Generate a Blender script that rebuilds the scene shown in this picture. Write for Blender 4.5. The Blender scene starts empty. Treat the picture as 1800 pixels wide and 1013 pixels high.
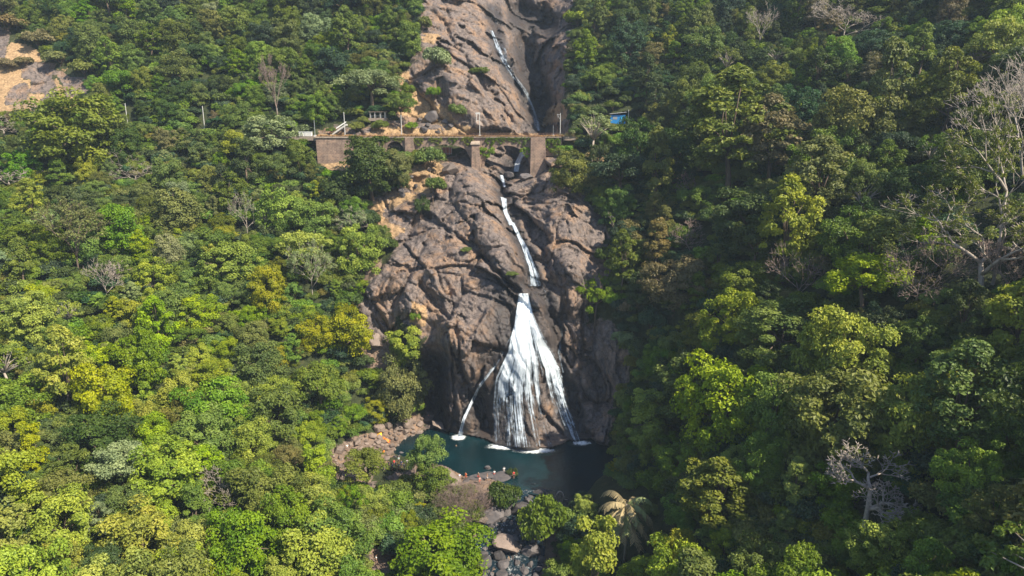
import bpy, bmesh, math, random
import numpy as np
from mathutils import Vector, Matrix, Quaternion
R_ = math.radians; DEN = True
rng = np.random.default_rng(7)
random.seed(7)
scene = bpy.context.scene

# ------------------------------------------------------------------ camera, sky, sun, exposure
PITCH = R_(14.0); FPX = 1200.0; CZ = 76.0
cam_d = bpy.data.cameras.new('camera'); cam = bpy.data.objects.new('camera', cam_d)
scene.collection.objects.link(cam); scene.camera = cam
cam_d.sensor_width = 36; cam_d.lens = 24.0; cam_d.clip_start = 1; cam_d.clip_end = 6000
cam.location = (0, 0, CZ); cam.rotation_euler = (R_(90) - PITCH, 0, 0)

SUN_EL = R_(46)     # azimuth below is clockwise from +Y, the view direction
AZ_OFF = R_(124); 
sdir = Vector((math.sin(AZ_OFF)*math.cos(SUN_EL), math.cos(AZ_OFF)*math.cos(SUN_EL), math.sin(SUN_EL)))
sun_d = bpy.data.lights.new('sun', 'SUN'); sun = bpy.data.objects.new('sun', sun_d)
scene.collection.objects.link(sun); sun_d.energy = 5.0; sun_d.angle = R_(0.5); sun_d.color = (1.0, 0.90, 0.72)
sun.rotation_euler = sdir.to_track_quat('Z', 'Y').to_euler(); sun.location = (150, -50, 250)
world = bpy.data.worlds.new('World'); scene.world = world; world.use_nodes = True
wn = world.node_tree; sky = wn.nodes.new('ShaderNodeTexSky'); sky.sky_type = 'NISHITA'; sky.sun_disc = False
sky.sun_elevation = SUN_EL; sky.sun_rotation = AZ_OFF; sky.dust_density = 0.6; sky.ozone_density = 2.0
wn.links.new(sky.outputs[0], wn.nodes['Background'].inputs[0]); wn.nodes['Background'].inputs[1].default_value = 0.095
scene.view_settings.view_transform = 'Standard'; scene.view_settings.look = 'None'
scene.view_settings.exposure = 1.0; scene.view_settings.gamma = 1
scene.cycles.max_bounces = 5; scene.cycles.diffuse_bounces = 3; scene.cycles.glossy_bounces = 2
scene.cycles.transmission_bounces = 3; scene.cycles.transparent_max_bounces = 12; scene.cycles.volume_bounces = 0; scene.cycles.use_denoising = DEN

# ------------------------------------------------------------------ pixel <-> world (1800 x 1013 photo pixels)
cp, sp = math.cos(PITCH), math.sin(PITCH)
def ray(u, v):
    xc = (np.asarray(u, float) - 900.0)/FPX; yc = (506.5 - np.asarray(v, float))/FPX
    return xc, cp + yc*sp, -sp + yc*cp
def pw(u, v, Y):
    xc, dy, dz = ray(u, v); t = np.asarray(Y, float)/dy
    return np.stack([xc*t, np.broadcast_to(np.asarray(Y, float), np.shape(t)), CZ + dz*t], -1)
def project(P):
    P = np.asarray(P, float); x = P[..., 0]; y = P[..., 1]; z = P[..., 2] - CZ
    d = y*cp - z*sp; up = y*sp + z*cp
    return 900 + FPX*x/d, 506.5 - FPX*up/d, d
def wx(u, v, Y): return float(pw(u, v, Y)[0])
def wz(v, Y): return float(pw(900, v, Y)[2])

# ------------------------------------------------------------------ numpy noise
def h3(ix, iy, iz, s):
    n = (ix.astype(np.int64)*73856093) ^ (iy.astype(np.int64)*19349663) ^ (iz.astype(np.int64)*83492791) ^ (s*2654435761)
    n = (n ^ (n >> 13)) * 1274126177 & 0x7fffffff
    n = (n ^ (n >> 16)) * 668265263 & 0x7fffffff
    return (n ^ (n >> 15) & 0xffffff)/float(0x7fffffff)
def vnoise(P, s=1):
    f = np.floor(P); t = P - f; t = t*t*t*(t*(t*6 - 15) + 10); i = f.astype(np.int64); out = 0
    for a in (0, 1):
        for b in (0, 1):
            for c in (0, 1):
                w = (t[:, 0] if a else 1 - t[:, 0])*(t[:, 1] if b else 1 - t[:, 1])*(t[:, 2] if c else 1 - t[:, 2])
                out = out + w*h3(i[:, 0] + a, i[:, 1] + b, i[:, 2] + c, s)
    return out*2 - 1
def fbm(P, o=4, s=1):
    a = 1; out = 0; tot = 0
    for k in range(o):
        out = out + a*vnoise(P*2**k + 17.3*k, s + k); tot += a; a *= .5
    return out/tot
def worley(P, s=1):
    f = np.floor(P).astype(np.int64); F1 = np.full(len(P), 9.); F2 = F1.copy(); ID = np.zeros(len(P)); OF = np.zeros((len(P), 3))
    for a in (-1, 0, 1):
        for b in (-1, 0, 1):
            for c in (-1, 0, 1):
                ix, iy, iz = f[:, 0] + a, f[:, 1] + b, f[:, 2] + c
                q = np.stack([ix + h3(ix, iy, iz, s), iy + h3(ix, iy, iz, s + 1), iz + h3(ix, iy, iz, s + 2)], -1)
                d = np.sqrt(((P - q)**2).sum(-1)); idv = h3(ix, iy, iz, s + 3)
                m = d < F1; F2 = np.where(m, F1, np.minimum(F2, d)); ID = np.where(m, idv, ID); OF = np.where(m[:, None], P - q, OF); F1 = np.where(m, d, F1)
    return F1, F2, ID, OF

def inpoly(U, V, poly):
    r = np.zeros(np.shape(U), bool); n = len(poly)
    for i in range(n):
        x1, y1 = poly[i]; x2, y2 = poly[(i + 1) % n]
        if y1 == y2: continue
        c = ((y1 > V) != (y2 > V)) & (U < (x2 - x1)*(V - y1)/(y2 - y1) + x1); r ^= c
    return r
def dist_line(U, V, pl):
    d = np.full(np.shape(U), 1e9)
    for (x1, y1), (x2, y2) in zip(pl[:-1], pl[1:]):
        L = (x2 - x1)**2 + (y2 - y1)**2 + 1e-9
        t = np.clip(((U - x1)*(x2 - x1) + (V - y1)*(y2 - y1))/L, 0, 1)
        d = np.minimum(d, np.hypot(U - x1 - t*(x2 - x1), V - y1 - t*(y2 - y1)))
    return d

# ------------------------------------------------------------------ object helpers
COL = scene.collection
def mesh_np(name, V, F, mats=(), smooth=False):
    V = np.asarray(V, np.float32); F = np.asarray(F, np.int32); k = F.shape[1]
    me = bpy.data.meshes.new(name); me.vertices.add(len(V)); me.vertices.foreach_set('co', V.ravel())
    me.loops.add(F.size); me.loops.foreach_set('vertex_index', F.ravel())
    me.polygons.add(len(F)); me.polygons.foreach_set('loop_start', np.arange(0, F.size, k, dtype=np.int32))
    me.polygons.foreach_set('use_smooth', np.full(len(F), smooth))
    for m in mats: me.materials.append(m)
    me.update(calc_edges=True); return me
def link(name, me, parent=None, loc=None):
    o = bpy.data.objects.new(name, me); COL.objects.link(o)
    if parent is not None: o.parent = parent
    if loc is not None: o.location = loc
    return o
def tag(o, label=None, cat=None, group=None, kind=None):
    if label: o['label'] = label
    if cat: o['category'] = cat
    if group: o['group'] = group
    if kind: o['kind'] = kind
    return o
def thing(name, label, cat, loc=(0, 0, 0), rz=0, group=None, s=1.0):
    o = bpy.data.objects.new(name, None); COL.objects.link(o); o.location = loc; o.rotation_euler = (0, 0, rz)
    o.scale = (s, s, s); o.empty_display_size = .3
    return tag(o, label, cat, group)
def attr(me, name, dom, vals):
    a = me.attributes.new(name, 'FLOAT', dom); a.data.foreach_set('value', np.asarray(vals, np.float32))

class MB:
    def __init__(s): s.v = []; s.f = []
    def add(s, V, F):
        n = len(s.v); s.v += [tuple(map(float, p)) for p in V]; s.f += [tuple(n + i for i in f) for f in F]; return s
    def box(s, x0, x1, y0, y1, z0, z1):
        V = [(x0, y0, z0), (x1, y0, z0), (x1, y1, z0), (x0, y1, z0), (x0, y0, z1), (x1, y0, z1), (x1, y1, z1), (x0, y1, z1)]
        return s.add(V, [(0, 3, 2, 1), (4, 5, 6, 7), (0, 1, 5, 4), (1, 2, 6, 5), (2, 3, 7, 6), (3, 0, 4, 7)])
    def tube(s, pts, rad, n=6):
        pts = [Vector(p) for p in pts]; rad = rad if hasattr(rad, '__len__') else [rad]*len(pts); rings = []
        ref = Vector((0.37, 0.11, 0.92)); V = []
        for i, p in enumerate(pts):
            d = (pts[min(i + 1, len(pts) - 1)] - pts[max(i - 1, 0)]).normalized()
            a = d.cross(ref); a = a.normalized() if a.length > 1e-3 else d.orthogonal().normalized(); b = d.cross(a)
            for k in range(n):
                t = 2*math.pi*k/n; V.append(p + (a*math.cos(t) + b*math.sin(t))*rad[i])
        F = []
        for i in range(len(pts) - 1):
            for k in range(n):
                F.append((i*n + k, i*n + (k + 1) % n, (i + 1)*n + (k + 1) % n, (i + 1)*n + k))
        F += [tuple(range(n - 1, -1, -1)), tuple(range((len(pts) - 1)*n, len(pts)*n))]
        return s.add(V, F)
    def mesh(s, name, m, smooth=False):
        me = bpy.data.meshes.new(name); me.from_pydata(s.v, [], s.f); me.materials.append(m)
        if smooth: me.polygons.foreach_set('use_smooth', [True]*len(me.polygons))
        me.update(); return me
    def build(s, name, m, parent=None, loc=None, smooth=False):
        return link(name, s.mesh(name, m, smooth), parent, loc)

# ------------------------------------------------------------------ materials
def newmat(name):
    m = bpy.data.materials.new(name); m.use_nodes = True; nt = m.node_tree
    return m, nt, nt.nodes['Principled BSDF']
def N(nt, t, **kw):
    n = nt.nodes.new(t)
    for k, v in kw.items():
        if k.startswith('i_'):
            key = k[2:]; key = int(key) if key.isdigit() else key.replace('_', ' ')
            n.inputs[key].default_value = v
        else: setattr(n, k, v)
    return n
def noise(nt, scale, detail=5, rough=.6, vec=None, dist=0):
    n = N(nt, 'ShaderNodeTexNoise'); n.inputs['Scale'].default_value = scale; n.inputs['Detail'].default_value = detail
    n.inputs['Roughness'].default_value = rough; n.inputs['Distortion'].default_value = dist
    if vec is not None: nt.links.new(vec, n.inputs['Vector'])
    return n.outputs['Fac']
def ramp(nt, fac, stops):
    n = N(nt, 'ShaderNodeValToRGB'); cr = n.color_ramp
    while len(cr.elements) < len(stops): cr.elements.new(.5)
    for e, (p, c) in zip(cr.elements, stops):
        e.position = p; e.color = (*c, 1) if len(c) == 3 else c
    nt.links.new(fac, n.inputs[0]); return n.outputs[0]
def mixc(nt, fac, a, b, mode='MIX'):
    n = N(nt, 'ShaderNodeMix', data_type='RGBA', blend_type=mode)
    for s, x in ((n.inputs[0], fac), (n.inputs[6], a), (n.inputs[7], b)):
        if isinstance(x, (int, float)): s.default_value = x
        elif isinstance(x, tuple): s.default_value = (*x, 1)
        else: nt.links.new(x, s)
    return n.outputs[2]
def mth(nt, op, a, b=0, c=None, clamp=False):
    n = N(nt, 'ShaderNodeMath', operation=op, use_clamp=clamp)
    for s, x in zip(n.inputs, (a, b, c)):
        if x is None: continue
        if isinstance(x, (int, float)): s.default_value = x
        else: nt.links.new(x, s)
    return n.outputs[0]
def bump(nt, bsdf, h, strength, dist):
    n = N(nt, 'ShaderNodeBump'); n.inputs['Strength'].default_value = strength; n.inputs['Distance'].default_value = dist
    nt.links.new(h, n.inputs['Height']); nt.links.new(n.outputs[0], bsdf.inputs['Normal'])
def pos(nt): return N(nt, 'ShaderNodeNewGeometry').outputs['Position']
def mapv(nt, vec, scale=(1, 1, 1), rot=(0, 0, 0)):
    n = N(nt, 'ShaderNodeMapping'); n.inputs['Scale'].default_value = scale; n.inputs['Rotation'].default_value = rot
    nt.links.new(vec, n.inputs['Vector']); return n.outputs[0]
def at_(nt, name): return N(nt, 'ShaderNodeAttribute', attribute_name=name).outputs['Fac']

def simple(name, c, rough=.7, var=.25, scale=3.0, bmp=0.0, metallic=0):
    m, nt, b = newmat(name); tc = N(nt, 'ShaderNodeTexCoord').outputs['Object']
    f = noise(nt, scale, 5, .65, tc)
    c2 = tuple(max(0, x*(1 - var)) for x in c); c1 = tuple(min(1, x*(1 + var)) for x in c)
    nt.links.new(ramp(nt, f, [(.3, c2), (.7, c1)]), b.inputs['Base Color']); b.inputs['Roughness'].default_value = rough
    b.inputs['Metallic'].default_value = metallic
    if bmp: bump(nt, b, f, .6, bmp)
    return m

def rock_colour(nt, P, dark=1.0):
    big = noise(nt, .09, 4, .6, P, .6); mid = noise(nt, .45, 6, .7, P, .8); fine = noise(nt, 2.4, 6, .75, P)
    c = ramp(nt, mid, [(.26, (.05*dark, .041*dark, .039*dark)), (.42, (.13*dark, .103*dark, .092*dark)),
                       (.58, (.22*dark, .17*dark, .145*dark)), (.78, (.37*dark, .28*dark, .22*dark))])
    c = mixc(nt, mth(nt, 'MULTIPLY', big, .9, clamp=True), c, (.155*dark, .13*dark, .125*dark))
    st = noise(nt, 1.0, 5, .6, mapv(nt, P, (1.1, 1.1, .12)), .3)
    c = mixc(nt, mth(nt, 'MULTIPLY', ramp(nt, st, [(.50, (0, 0, 0)), (.66, (1, 1, 1))]), .75), c, (.05*dark, .04*dark, .038*dark))
    sp_ = ramp(nt, fine, [(.35, (.72, .72, .72)), (.65, (1.2, 1.2, 1.2))])
    return mixc(nt, 1.0, c, sp_, 'MULTIPLY'), mid, fine

def mat_terrain():
    m, nt, b = newmat('rock and soil'); P = pos(nt)
    rc, mid, fine = rock_colour(nt, P)
    rust = noise(nt, .16, 5, .7, P, .5)
    rc = mixc(nt, mth(nt, 'MULTIPLY', ramp(nt, rust, [(.48, (0, 0, 0)), (.64, (1, 1, 1))]), .62), rc, (.32, .19, .105))
    # cracks: thin dark veins
    vor = N(nt, 'ShaderNodeTexVoronoi', feature='DISTANCE_TO_EDGE'); vor.inputs['Scale'].default_value = .42
    dn = N(nt, 'ShaderNodeMix', data_type='VECTOR'); dn.inputs[0].default_value = .55
    n3 = N(nt, 'ShaderNodeTexNoise'); n3.inputs['Scale'].default_value = .5; n3.inputs['Detail'].default_value = 4; nt.links.new(P, n3.inputs['Vector'])
    ad = N(nt, 'ShaderNodeVectorMath', operation='MULTIPLY_ADD'); nt.links.new(n3.outputs['Color'], ad.inputs[0]); ad.inputs[1].default_value = (3, 3, 3); nt.links.new(mapv(nt, P, (1, 1, .55), (0, .6, 0)), ad.inputs[2])
    nt.links.new(ad.outputs[0], vor.inputs['Vector'])
    ck = ramp(nt, vor.outputs['Distance'], [(.0, (1, 1, 1)), (.035, (0, 0, 0))])
    rc = mixc(nt, mth(nt, 'MULTIPLY', ck, .75), rc, (.03, .024, .024))
    wet_shade = at_(nt, 'wet_shade')
    rc = mixc(nt, mth(nt, 'MULTIPLY', wet_shade, .85), rc, (.035, .033, .036))  # darkens damp rock and the painted shade of the recesses alike
    soil = ramp(nt, noise(nt, .8, 6, .7, P), [(.3, (.018, .026, .009)), (.55, (.035, .045, .014)), (.8, (.09, .07, .03))])
    dryc = ramp(nt, noise(nt, 1.6, 7, .75, P), [(.28, (.11, .085, .05)), (.5, (.34, .22, .12)), (.75, (.52, .37, .21))])
    edge = mth(nt, 'MULTIPLY', mth(nt, 'SUBTRACT', noise(nt, .55, 7, .75, P), .5), 2.2)
    def soft(nm): 
        x = mth(nt, 'ADD', at_(nt, nm), edge)
        return ramp(nt, x, [(.42, (0, 0, 0)), (.58, (1, 1, 1))])
    c = mixc(nt, soft('rock'), soil, rc); c = mixc(nt, soft('dry'), c, dryc)
    c = mixc(nt, soft('bank'), c, mixc(nt, .45, rc, (.22, .15, .105)))
    nt.links.new(c, b.inputs['Base Color'])
    r = mth(nt, 'SUBTRACT', .85, mth(nt, 'MULTIPLY', wet_shade, .45)); nt.links.new(r, b.inputs['Roughness'])
    b.inputs['Specular IOR Level'].default_value = .3
    hgt = mth(nt, 'ADD', mth(nt, 'MULTIPLY', mid, 1.2), mth(nt, 'MULTIPLY', fine, .35))
    hgt = mth(nt, 'SUBTRACT', hgt, mth(nt, 'MULTIPLY', ck, .35))
    bump(nt, b, hgt, .8, .5)
    return m
def mat_boulder(name, dark, tint):
    m, nt, b = newmat(name); oi = N(nt, 'ShaderNodeObjectInfo'); tc = N(nt, 'ShaderNodeTexCoord').outputs['Object']
    ofs = N(nt, 'ShaderNodeVectorMath', operation='MULTIPLY_ADD'); nt.links.new(tc, ofs.inputs[0]); ofs.inputs[1].default_value = (2, 2, 2)
    cmb = N(nt, 'ShaderNodeCombineXYZ'); r = mth(nt, 'MULTIPLY', oi.outputs['Random'], 40)
    for k in range(3): nt.links.new(r, cmb.inputs[k])
    nt.links.new(cmb.outputs[0], ofs.inputs[2]); P = ofs.outputs[0]
    c, mid, fine = rock_colour(nt, P, dark); c = mixc(nt, .45, c, tint)
    v = mth(nt, 'MULTIPLY_ADD', oi.outputs['Random'], .7, .65); g = N(nt, 'ShaderNodeCombineXYZ')
    for k in range(3): nt.links.new(v, g.inputs[k])
    nt.links.new(mixc(nt, 1.0, c, g.outputs[0], 'MULTIPLY'), b.inputs['Base Color']); b.inputs['Roughness'].default_value = .8
    bump(nt, b, mid, .8, .15); return m
def mat_leaf(inst=False):
    m, nt, b = newmat('leaves of the wood' if inst else 'leaves'); oi = N(nt, 'ShaderNodeObjectInfo')
    src_c = N(nt, 'ShaderNodeAttribute', attribute_name='icol', attribute_type='INSTANCER').outputs['Color'] if inst else oi.outputs['Color']
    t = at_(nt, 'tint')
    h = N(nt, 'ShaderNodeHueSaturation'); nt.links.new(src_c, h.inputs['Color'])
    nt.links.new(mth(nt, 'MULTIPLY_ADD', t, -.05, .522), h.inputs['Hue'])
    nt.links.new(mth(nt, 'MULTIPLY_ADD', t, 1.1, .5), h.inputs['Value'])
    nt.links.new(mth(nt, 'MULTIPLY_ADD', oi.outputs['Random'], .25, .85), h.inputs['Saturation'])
    nt.links.new(h.outputs[0], b.inputs['Base Color']); b.inputs['Roughness'].default_value = .55
    b.inputs['Specular IOR Level'].default_value = .35
    tr = N(nt, 'ShaderNodeBsdfTranslucent'); nt.links.new(mixc(nt, 1.0, h.outputs[0], (1.25, 1.3, .6), 'MULTIPLY'), tr.inputs[0])
    mx = N(nt, 'ShaderNodeMixShader'); mx.inputs[0].default_value = .28
    nt.links.new(b.outputs[0], mx.inputs[1]); nt.links.new(tr.outputs[0], mx.inputs[2])
    nt.links.new(mx.outputs[0], nt.nodes['Material Output'].inputs[0]); return m
def mat_bark(name, c):
    m, nt, b = newmat(name); tc = N(nt, 'ShaderNodeTexCoord').outputs['Object']
    f = noise(nt, 3, 5, .7, mapv(nt, tc, (1, 1, .3)))
    nt.links.new(ramp(nt, f, [(.3, tuple(x*.55 for x in c)), (.6, c), (.8, tuple(min(1, x*1.35) for x in c))]), b.inputs['Base Color'])
    b.inputs['Roughness'].default_value = .85; return m
def mat_water(name, c, scale, strength, rough=.08):
    m, nt, b = newmat(name); P = pos(nt)
    nz = noise(nt, .12, 3, .5, P)
    nt.links.new(ramp(nt, nz, [(.35, tuple(x*.7 for x in c)), (.65, tuple(x*1.25 for x in c))]), b.inputs['Base Color'])
    b.inputs['Roughness'].default_value = rough; b.inputs['IOR'].default_value = 1.33
    bump(nt, b, mth(nt, 'ADD', noise(nt, scale, 4, .6, mapv(nt, P, (1, 1.8, 1))), mth(nt, 'MULTIPLY', noise(nt, scale*3, 3, .6, P), .4)), strength, .25)
    return m
def mat_falls():
    m, nt, b = newmat('falling water'); uv = N(nt, 'ShaderNodeUVMap', uv_map='flow').outputs[0]
    a = noise(nt, 1, 6, .72, mapv(nt, uv, (3.6, .07, 1)), .35); a2 = noise(nt, 1, 6, .65, mapv(nt, uv, (.42, .045, 1)), .6)
    a3 = noise(nt, 1, 6, .7, mapv(nt, uv, (1.0, .5, 1)), .3)
    s = mth(nt, 'ADD', mth(nt, 'MULTIPLY', a, .5), mth(nt, 'MULTIPLY', a2, .35)); s = mth(nt, 'ADD', s, mth(nt, 'MULTIPLY', a3, .22))
    x = mth(nt, 'ADD', mth(nt, 'MULTIPLY', mth(nt, 'SUBTRACT', s, .535), 2.0), mth(nt, 'SUBTRACT', at_(nt, 'dens'), .5))
    al = ramp(nt, mth(nt, 'ADD', x, .5), [(.50, (0, 0, 0)), (.66, (1, 1, 1))])
    nt.links.new(ramp(nt, mth(nt, 'ADD', x, .5), [(.5, (.26, .33, .42)), (.75, (.50, .56, .63)), (1.0, (.78, .83, .88))]), b.inputs['Base Color']); b.inputs['Roughness'].default_value = .5
    nt.links.new(al, b.inputs['Alpha'])
    bump(nt, b, s, .8, .5); return m
def mat_foam():
    m, nt, b = newmat('foam'); P = pos(nt)
    s = mth(nt, 'ADD', noise(nt, 1.3, 6, .75, P), mth(nt, 'SUBTRACT', at_(nt, 'dens'), .5))
    b.inputs['Base Color'].default_value = (.85, .9, .94, 1); b.inputs['Roughness'].default_value = .6
    nt.links.new(ramp(nt, s, [(.46, (0, 0, 0)), (.86, (1, 1, 1))]), b.inputs['Alpha']); return m
def mat_masonry():
    m, nt, b = newmat('stone masonry'); P = pos(nt)
    sw = N(nt, 'ShaderNodeSeparateXYZ'); nt.links.new(P, sw.inputs[0])
    cb = N(nt, 'ShaderNodeCombineXYZ'); nt.links.new(mth(nt, 'ADD', sw.outputs[0], sw.outputs[1]), cb.inputs[0]); nt.links.new(sw.outputs[2], cb.inputs[1])
    br = N(nt, 'ShaderNodeTexBrick'); nt.links.new(cb.outputs[0], br.inputs['Vector']); br.inputs['Scale'].default_value = 1.0
    br.inputs['Brick Width'].default_value = .9; br.inputs['Row Height'].default_value = .42; br.inputs['Mortar Size'].default_value = .035
    br.inputs['Color1'].default_value = (.24, .175, .14, 1); br.inputs['Color2'].default_value = (.17, .12, .10, 1); br.inputs['Mortar'].default_value = (.33, .25, .2, 1)
    g = noise(nt, .5, 6, .7, P)
    c = mixc(nt, 1.0, br.outputs['Color'], ramp(nt, g, [(.3, (.55, .5, .5)), (.5, (1, .97, .93)), (.72, (1.45, 1.3, 1.15))]), 'MULTIPLY')
    st = ramp(nt, noise(nt, 1, 5, .7, mapv(nt, P, (.9, .9, .12))), [(.55, (0, 0, 0)), (.72, (1, 1, 1))])
    c = mixc(nt, mth(nt, 'MULTIPLY', st, .6), c, (.05, .045, .03))
    nt.links.new(c, b.inputs['Base Color']); b.inputs['Roughness'].default_value = .9; bump(nt, b, mth(nt, 'SUBTRACT', g, br.outputs['Fac']), .5, .1); return m
M_TER = mat_terrain(); M_LEAF = mat_leaf(); M_LEAFI = mat_leaf(True); M_FALL = mat_falls(); M_FOAM = mat_foam(); M_STONE = mat_masonry()
M_BARK = mat_bark('brown bark', (.14, .10, .07)); M_PALE = mat_bark('pale bark', (.39, .33, .28)); M_TWIG = mat_bark('twigs', (.26, .19, .16))
M_STRAW = simple('straw frond', (.29, .225, .11), .7); M_PALMG = simple('green frond', (.16, .19, .06), .6)
M_BOULD = mat_boulder('grey boulder', .6, (.07, .072, .085)); M_BROWN = mat_boulder('brown boulder', 1.0, (.21, .155, .12))  # grey tint is darkened to carry the shade over the stream boulders
M_POOL = mat_water('pool water', (.003, .018, .023), 1.1, .35, .10)
M_STREAM = mat_water('stream water', (.008, .02, .03), 1.6, .8, .15)

# ------------------------------------------------------------------ terrain
CP = {
 1300: [(-300, 60), (0, 62), (300, 66), (600, 70), (900, 75), (1100, 72), (1400, 55), (1800, 42), (2150, 36)],
 1013: [(-300, 82), (0, 86), (300, 92), (600, 99), (780, 106), (900, 107), (1000, 106), (1150, 98), (1400, 80), (1600, 70), (1800, 60), (2150, 50)],
 880: [(-300, 92), (0, 98), (300, 106), (520, 114), (640, 120), (760, 124), (880, 126), (960, 126.5), (1040, 124), (1120, 115), (1250, 100), (1400, 90), (1600, 80), (1800, 70), (2150, 58)],
 790: [(-300, 105), (0, 112), (300, 122), (500, 132), (590, 139), (680, 146), (760, 151), (860, 149), (920, 147.5), (980, 148), (1060, 147), (1110, 138), (1200, 122), (1300, 108), (1450, 98), (1600, 90), (1800, 80), (2150, 66)],
 640: [(-300, 122), (0, 130), (300, 142), (500, 152), (600, 158), (660, 161), (740, 161), (820, 154), (880, 156), (930, 156), (990, 160), (1060, 159), (1130, 152), (1200, 142), (1300, 125), (1450, 110), (1600, 100), (1800, 90), (2150, 74)],
 500: [(-300, 138), (0, 147), (300, 160), (500, 168), (600, 172), (660, 170), (760, 165), (860, 163), (940, 166), (1000, 167), (1100, 165), (1200, 156), (1350, 140), (1500, 122), (1650, 110), (1800, 102), (2150, 86)],
 380: [(-300, 160), (0, 170), (300, 186), (500, 194), (600, 196), (700, 190), (800, 182), (870, 182), (930, 186), (1000, 184), (1100, 182), (1250, 170), (1400, 152), (1600, 132), (1800, 118), (2150, 98)],
 290: [(-300, 190), (0, 198), (300, 204), (500, 205), (620, 206.5), (720, 206.5), (780, 206.5), (830, 205), (885, 216), (910, 217), (950, 207), (1050, 207), (1200, 196), (1400, 174), (1600, 150), (1800, 132), (2150, 110)],
 262: [(620, 208.5), (720, 209), (780, 218), (860, 226), (880, 228), (910, 227), (945, 214), (1050, 211)],
 240: [(-300, 206), (0, 212), (300, 214), (500, 214), (620, 215), (720, 217), (830, 221), (900, 226), (940, 226), (1000, 218), (1100, 216), (1200, 207), (1400, 186), (1600, 164), (1800, 144), (2150, 120)],
 180: [(-300, 214), (0, 224), (300, 226), (500, 226), (640, 226), (720, 227), (800, 226), (870, 231), (910, 238), (945, 243), (1000, 232), (1100, 228), (1250, 214), (1400, 200), (1600, 178), (1800, 158), (2150, 132)],
 90: [(-300, 232), (0, 242), (300, 246), (600, 248), (720, 244), (800, 242), (860, 249), (900, 255), (940, 268), (1000, 256), (1100, 250), (1250, 238), (1400, 222), (1600, 198), (1800, 176), (2150, 148)],
 0: [(-300, 258), (0, 272), (300, 276), (600, 276), (760, 268), (850, 279), (910, 300), (970, 296), (1030, 284), (1100, 278), (1250, 262), (1400, 246), (1600, 218), (1800, 194), (2150, 164)],
 -150: [(-300, 300), (0, 318), (300, 320), (600, 320), (800, 312), (900, 330), (1000, 330), (1200, 308), (1400, 284), (1600, 254), (1800, 224), (2150, 188)]}
cps = np.array([(u, v, Y) for v, row in CP.items() for u, Y in row], float)
A = cps[:, :2]/300.0
def tps(r): return np.where(r > 0, r*r*np.log(r + 1e-12), 0)
D = np.linalg.norm(A[:, None] - A[None], axis=-1); n_ = len(A)
K = np.zeros((n_ + 3, n_ + 3)); K[:n_, :n_] = tps(D) + np.eye(n_)*2e-3; K[:n_, n_] = 1; K[:n_, n_ + 1:] = A; K[n_, :n_] = 1; K[n_ + 1:, :n_] = A.T
w_ = np.linalg.solve(K, np.concatenate([np.log(cps[:, 2]), np.zeros(3)]))
us = np.concatenate([np.arange(-300, 560, 8.0), np.arange(560, 1120, 2.0), np.arange(1120, 2151, 8.0)])
vs = np.concatenate([np.arange(-150, 0, 5.0), np.arange(0, 1020, 2.0), np.arange(1020, 1301, 8.0)])
UU, VV = np.meshgrid(us, vs); Uf, Vf = UU.ravel(), VV.ravel()
LY = w_[n_] + w_[n_ + 1]*Uf/300 + w_[n_ + 2]*Vf/300
for i in range(n_): LY += w_[i]*tps(np.hypot(Uf/300 - A[i, 0], Vf/300 - A[i, 1]))
YB = np.exp(LY)
def mask_poly(polys, soft=8):
    m = np.zeros(Uf.shape)
    nu = Uf + 14*fbm(np.stack([Uf/45, Vf/45, 0*Uf], -1), 3, 5); nv = Vf + 14*fbm(np.stack([Uf/45, Vf/45, 0*Uf + 9], -1), 3, 6)
    for p in polys:
        ins = inpoly(nu, nv, p); d = dist_line(nu, nv, list(p) + [p[0]])
        m = np.maximum(m, np.clip(.5 + np.where(ins, d, -d)/soft*.5, 0, 1))
    return m
R1 = [(640, 350), (690, 335), (715, 290), (760, 300), (800, 268), (835, 250), (940, 250), (970, 262), (1010, 320), (1062, 380), (1078, 430), (1055, 520), (1035, 570), (1075, 560), (1105, 590), (1110, 640), (1095, 700), (1080, 745), (1075, 800), (1040, 800), (900, 810), (752, 770), (738, 700), (745, 600), (700, 560), (655, 620), (638, 640), (636, 520), (655, 480), (690, 440), (690, 400), (655, 372)]
R2 = [(735, 0), (700, -150), (1070, -150), (1015, 0), (1005, 60), (990, 110), (1000, 180), (1005, 235), (985, 250), (560, 262), (560, 225), (700, 215), (698, 170), (715, 130), (740, 90)]
R3 = [(-60, 40), (30, 60), (70, 95), (150, 120), (150, 165), (90, 195), (-60, 200)]
DRYP = [[(-60, 60), (60, 85), (80, 140), (160, 160), (130, 190), (-60, 195)],
        [(625, 350), (690, 345), (680, 375), (705, 400), (690, 420), (650, 380)],
        [(705, 290), (770, 290), (790, 320), (750, 345), (700, 330)], [(690, 345), (730, 345), (735, 362), (690, 365)],
        [(698, 178), (735, 170), (790, 200), (800, 225), (760, 215), (700, 200)], 
        [(560, 278), (625, 276), (600, 305), (570, 300)], [(1020, 275), (1110, 265), (1110, 300), (1040, 310)],
        [(960, 195), (1002, 180), (998, 210), (965, 215)], [(745, 55), (775, 60), (760, 85), (742, 80)], [(760, 225), (800, 222), (850, 232), (990, 234), (990, 246), (560, 246), (560, 234)],
        [(720, 535), (745, 540), (750, 575), (725, 570)], [(700, 130), (725, 120), (740, 170), (715, 180)]]
BANKP = [[(575, 790), (640, 765), (690, 745), (730, 730), (775, 735), (770, 765), (700, 790), (640, 850), (590, 850)], [(636, 440), (690, 470), (700, 640), (640, 660)],
         [(680, 840), (760, 800), (850, 815), (960, 850), (900, 880), (760, 900)], [(640, 965), (690, 965), (680, 1013), (640, 1030)], [(880, 860), (975, 860), (975, 1300), (820, 1300), (815, 960)]]
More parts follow.
